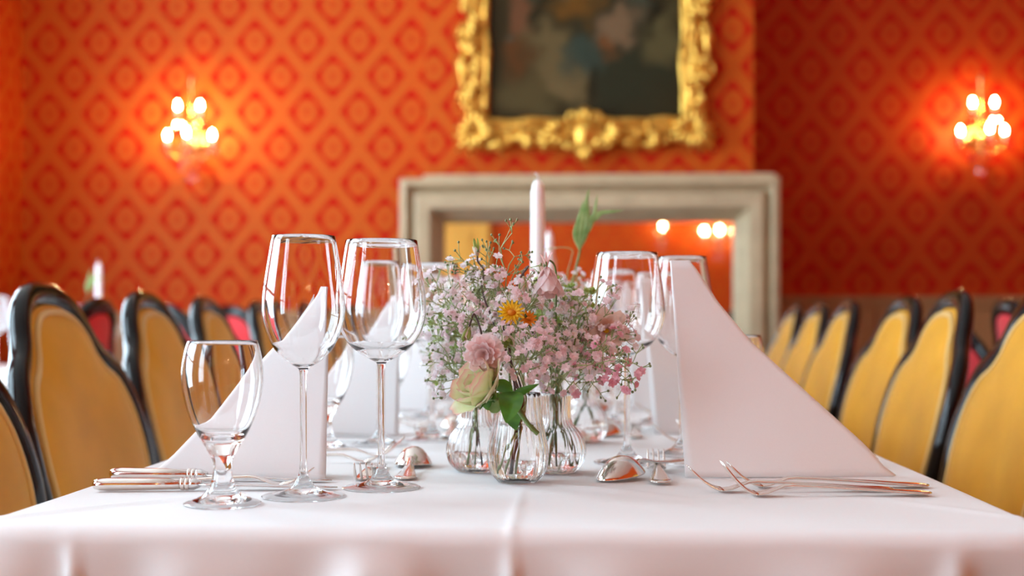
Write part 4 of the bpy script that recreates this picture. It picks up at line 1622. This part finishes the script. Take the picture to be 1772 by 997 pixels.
# ------------------------------------------------------------------ neighbouring tables
def side_table(x0, x1, y0, y1, word, chair_x, rz, ychairs, cand, seed, vspots, chair_ys=None):
    t = thing('side_table', f'smaller table under white cloth {word}', 'table', ((x0 + x1) / 2, (y0 + y1) / 2, 0))
    a, b = (x1 - x0) / 2, (y1 - y0) / 2
    MB().bbox(-a + .01, a - .01, -b + .01, b - .01, TZ - .03, TZ - .004, .005).build('table_top', 'wood', t, smooth=False)
    for sx in (-1, 1):
        for sy in (-1, 1):
            MB().tube([(sx * .09, sy * (b - .08), TZ - .03), (sx * .09, sy * (b - .08), 0)], [.03, .02], 8).build('leg', 'wood', t)
    cloth('tablecloth', x0, x1, y0, y1, f'white cloth on the smaller table {word}', 40, 60, .22, seed, fine=False)
    for i, y in enumerate(chair_ys or ychairs):
        o = copy_tree(chair)
        o.location = (chair_x, y, 0)
        o.rotation_euler.z = rz
        o['label'] = f'red backed black chair turned to the smaller table {word}'
        o['group'] = f'red backed chairs {word}'
    for i, (x, y) in enumerate(cand):
        o = copy_tree(can)
        o.location = (x, y, TZ)
        GLASSES.append((x, y, 'candle'))
        o['label'] = f'white taper candle on the smaller table {word}'
        o['group'] = f'candles {word}'
    rn = random.Random(seed)
    for i, y in enumerate(ychairs):
        for sd in (-1, 1):
            xe = x0 + .12 if sd < 0 else x1 - .12
            xx = (x0 + x1) / 2 + sd * (a - .30)
            put('napR', (x0 + x1) / 2 + sd * (a - .27), y, 0 if sd > 0 else PI, f'pointed white napkin on the smaller table {word}', f'napkins {word}')
            put('burgundy', xx, y - sd * .17, 0, f'wide bellied wine glass on the smaller table {word}', f'burgundy glasses {word}')
            put('goblet', xx + sd * .10, y - sd * .20, 0, f'water goblet on the smaller table {word}', f'goblets {word}')
    for j, (cx, yy) in enumerate(vspots):
        vq = copy_tree(vb)
        vq.location = (cx, yy, TZ)
        vq['label'] = f'ribbed glass vase on the smaller table {word}'
        vq['group'] = f'vases {word}'
        for k in range(6):
            copy_spray(k * 3 + j, 'lr', (cx, yy, TZ), k * 1.1, f'pink baby\'s breath spray on the smaller table {word}', f'baby\'s breath {word}')


pc1 = W(171, 470, 4.9)
side_table(-2.30, -1.54, 2.75, 5.2, 'beside the orange wall', -1.50, PI / 2, [2.95, 4.35], [(pc1.x, 4.9)], 8, [(-1.69, 4.62), (-1.63, 5.08), (-1.95, 3.6)], [3.3])
gs = copy_tree(sh)
gs.location = Vector((-1.69, 4.62, TZ)) + (Vector(sh.location) - v_back)
gs['label'] = 'pale leafy shoot standing beside the candle of the smaller orange wall table'
side_table(1.48, 2.25, 2.75, 5.2, 'beside the dark red wall', 1.46, -PI / 2, [3.0, 3.55, 4.1, 4.65], [(1.9, 3.3)], 9, [(1.86, 3.8), (1.86, 4.5)])
for k, (x, y, rz) in enumerate(((-1.12, 4.41, -.62), (-1.10, 5.20, -.62))):
    o = copy_tree(chair)
    o.location = (x, y, 0)
    o.rotation_euler.z = rz
    o['label'] = ['red backed chair turned aside behind the fifth and sixth gold chairs', 'red backed chair turned aside behind the last gold chairs near the fireplace'][k]
    o['group'] = 'red backed chairs turned aside'
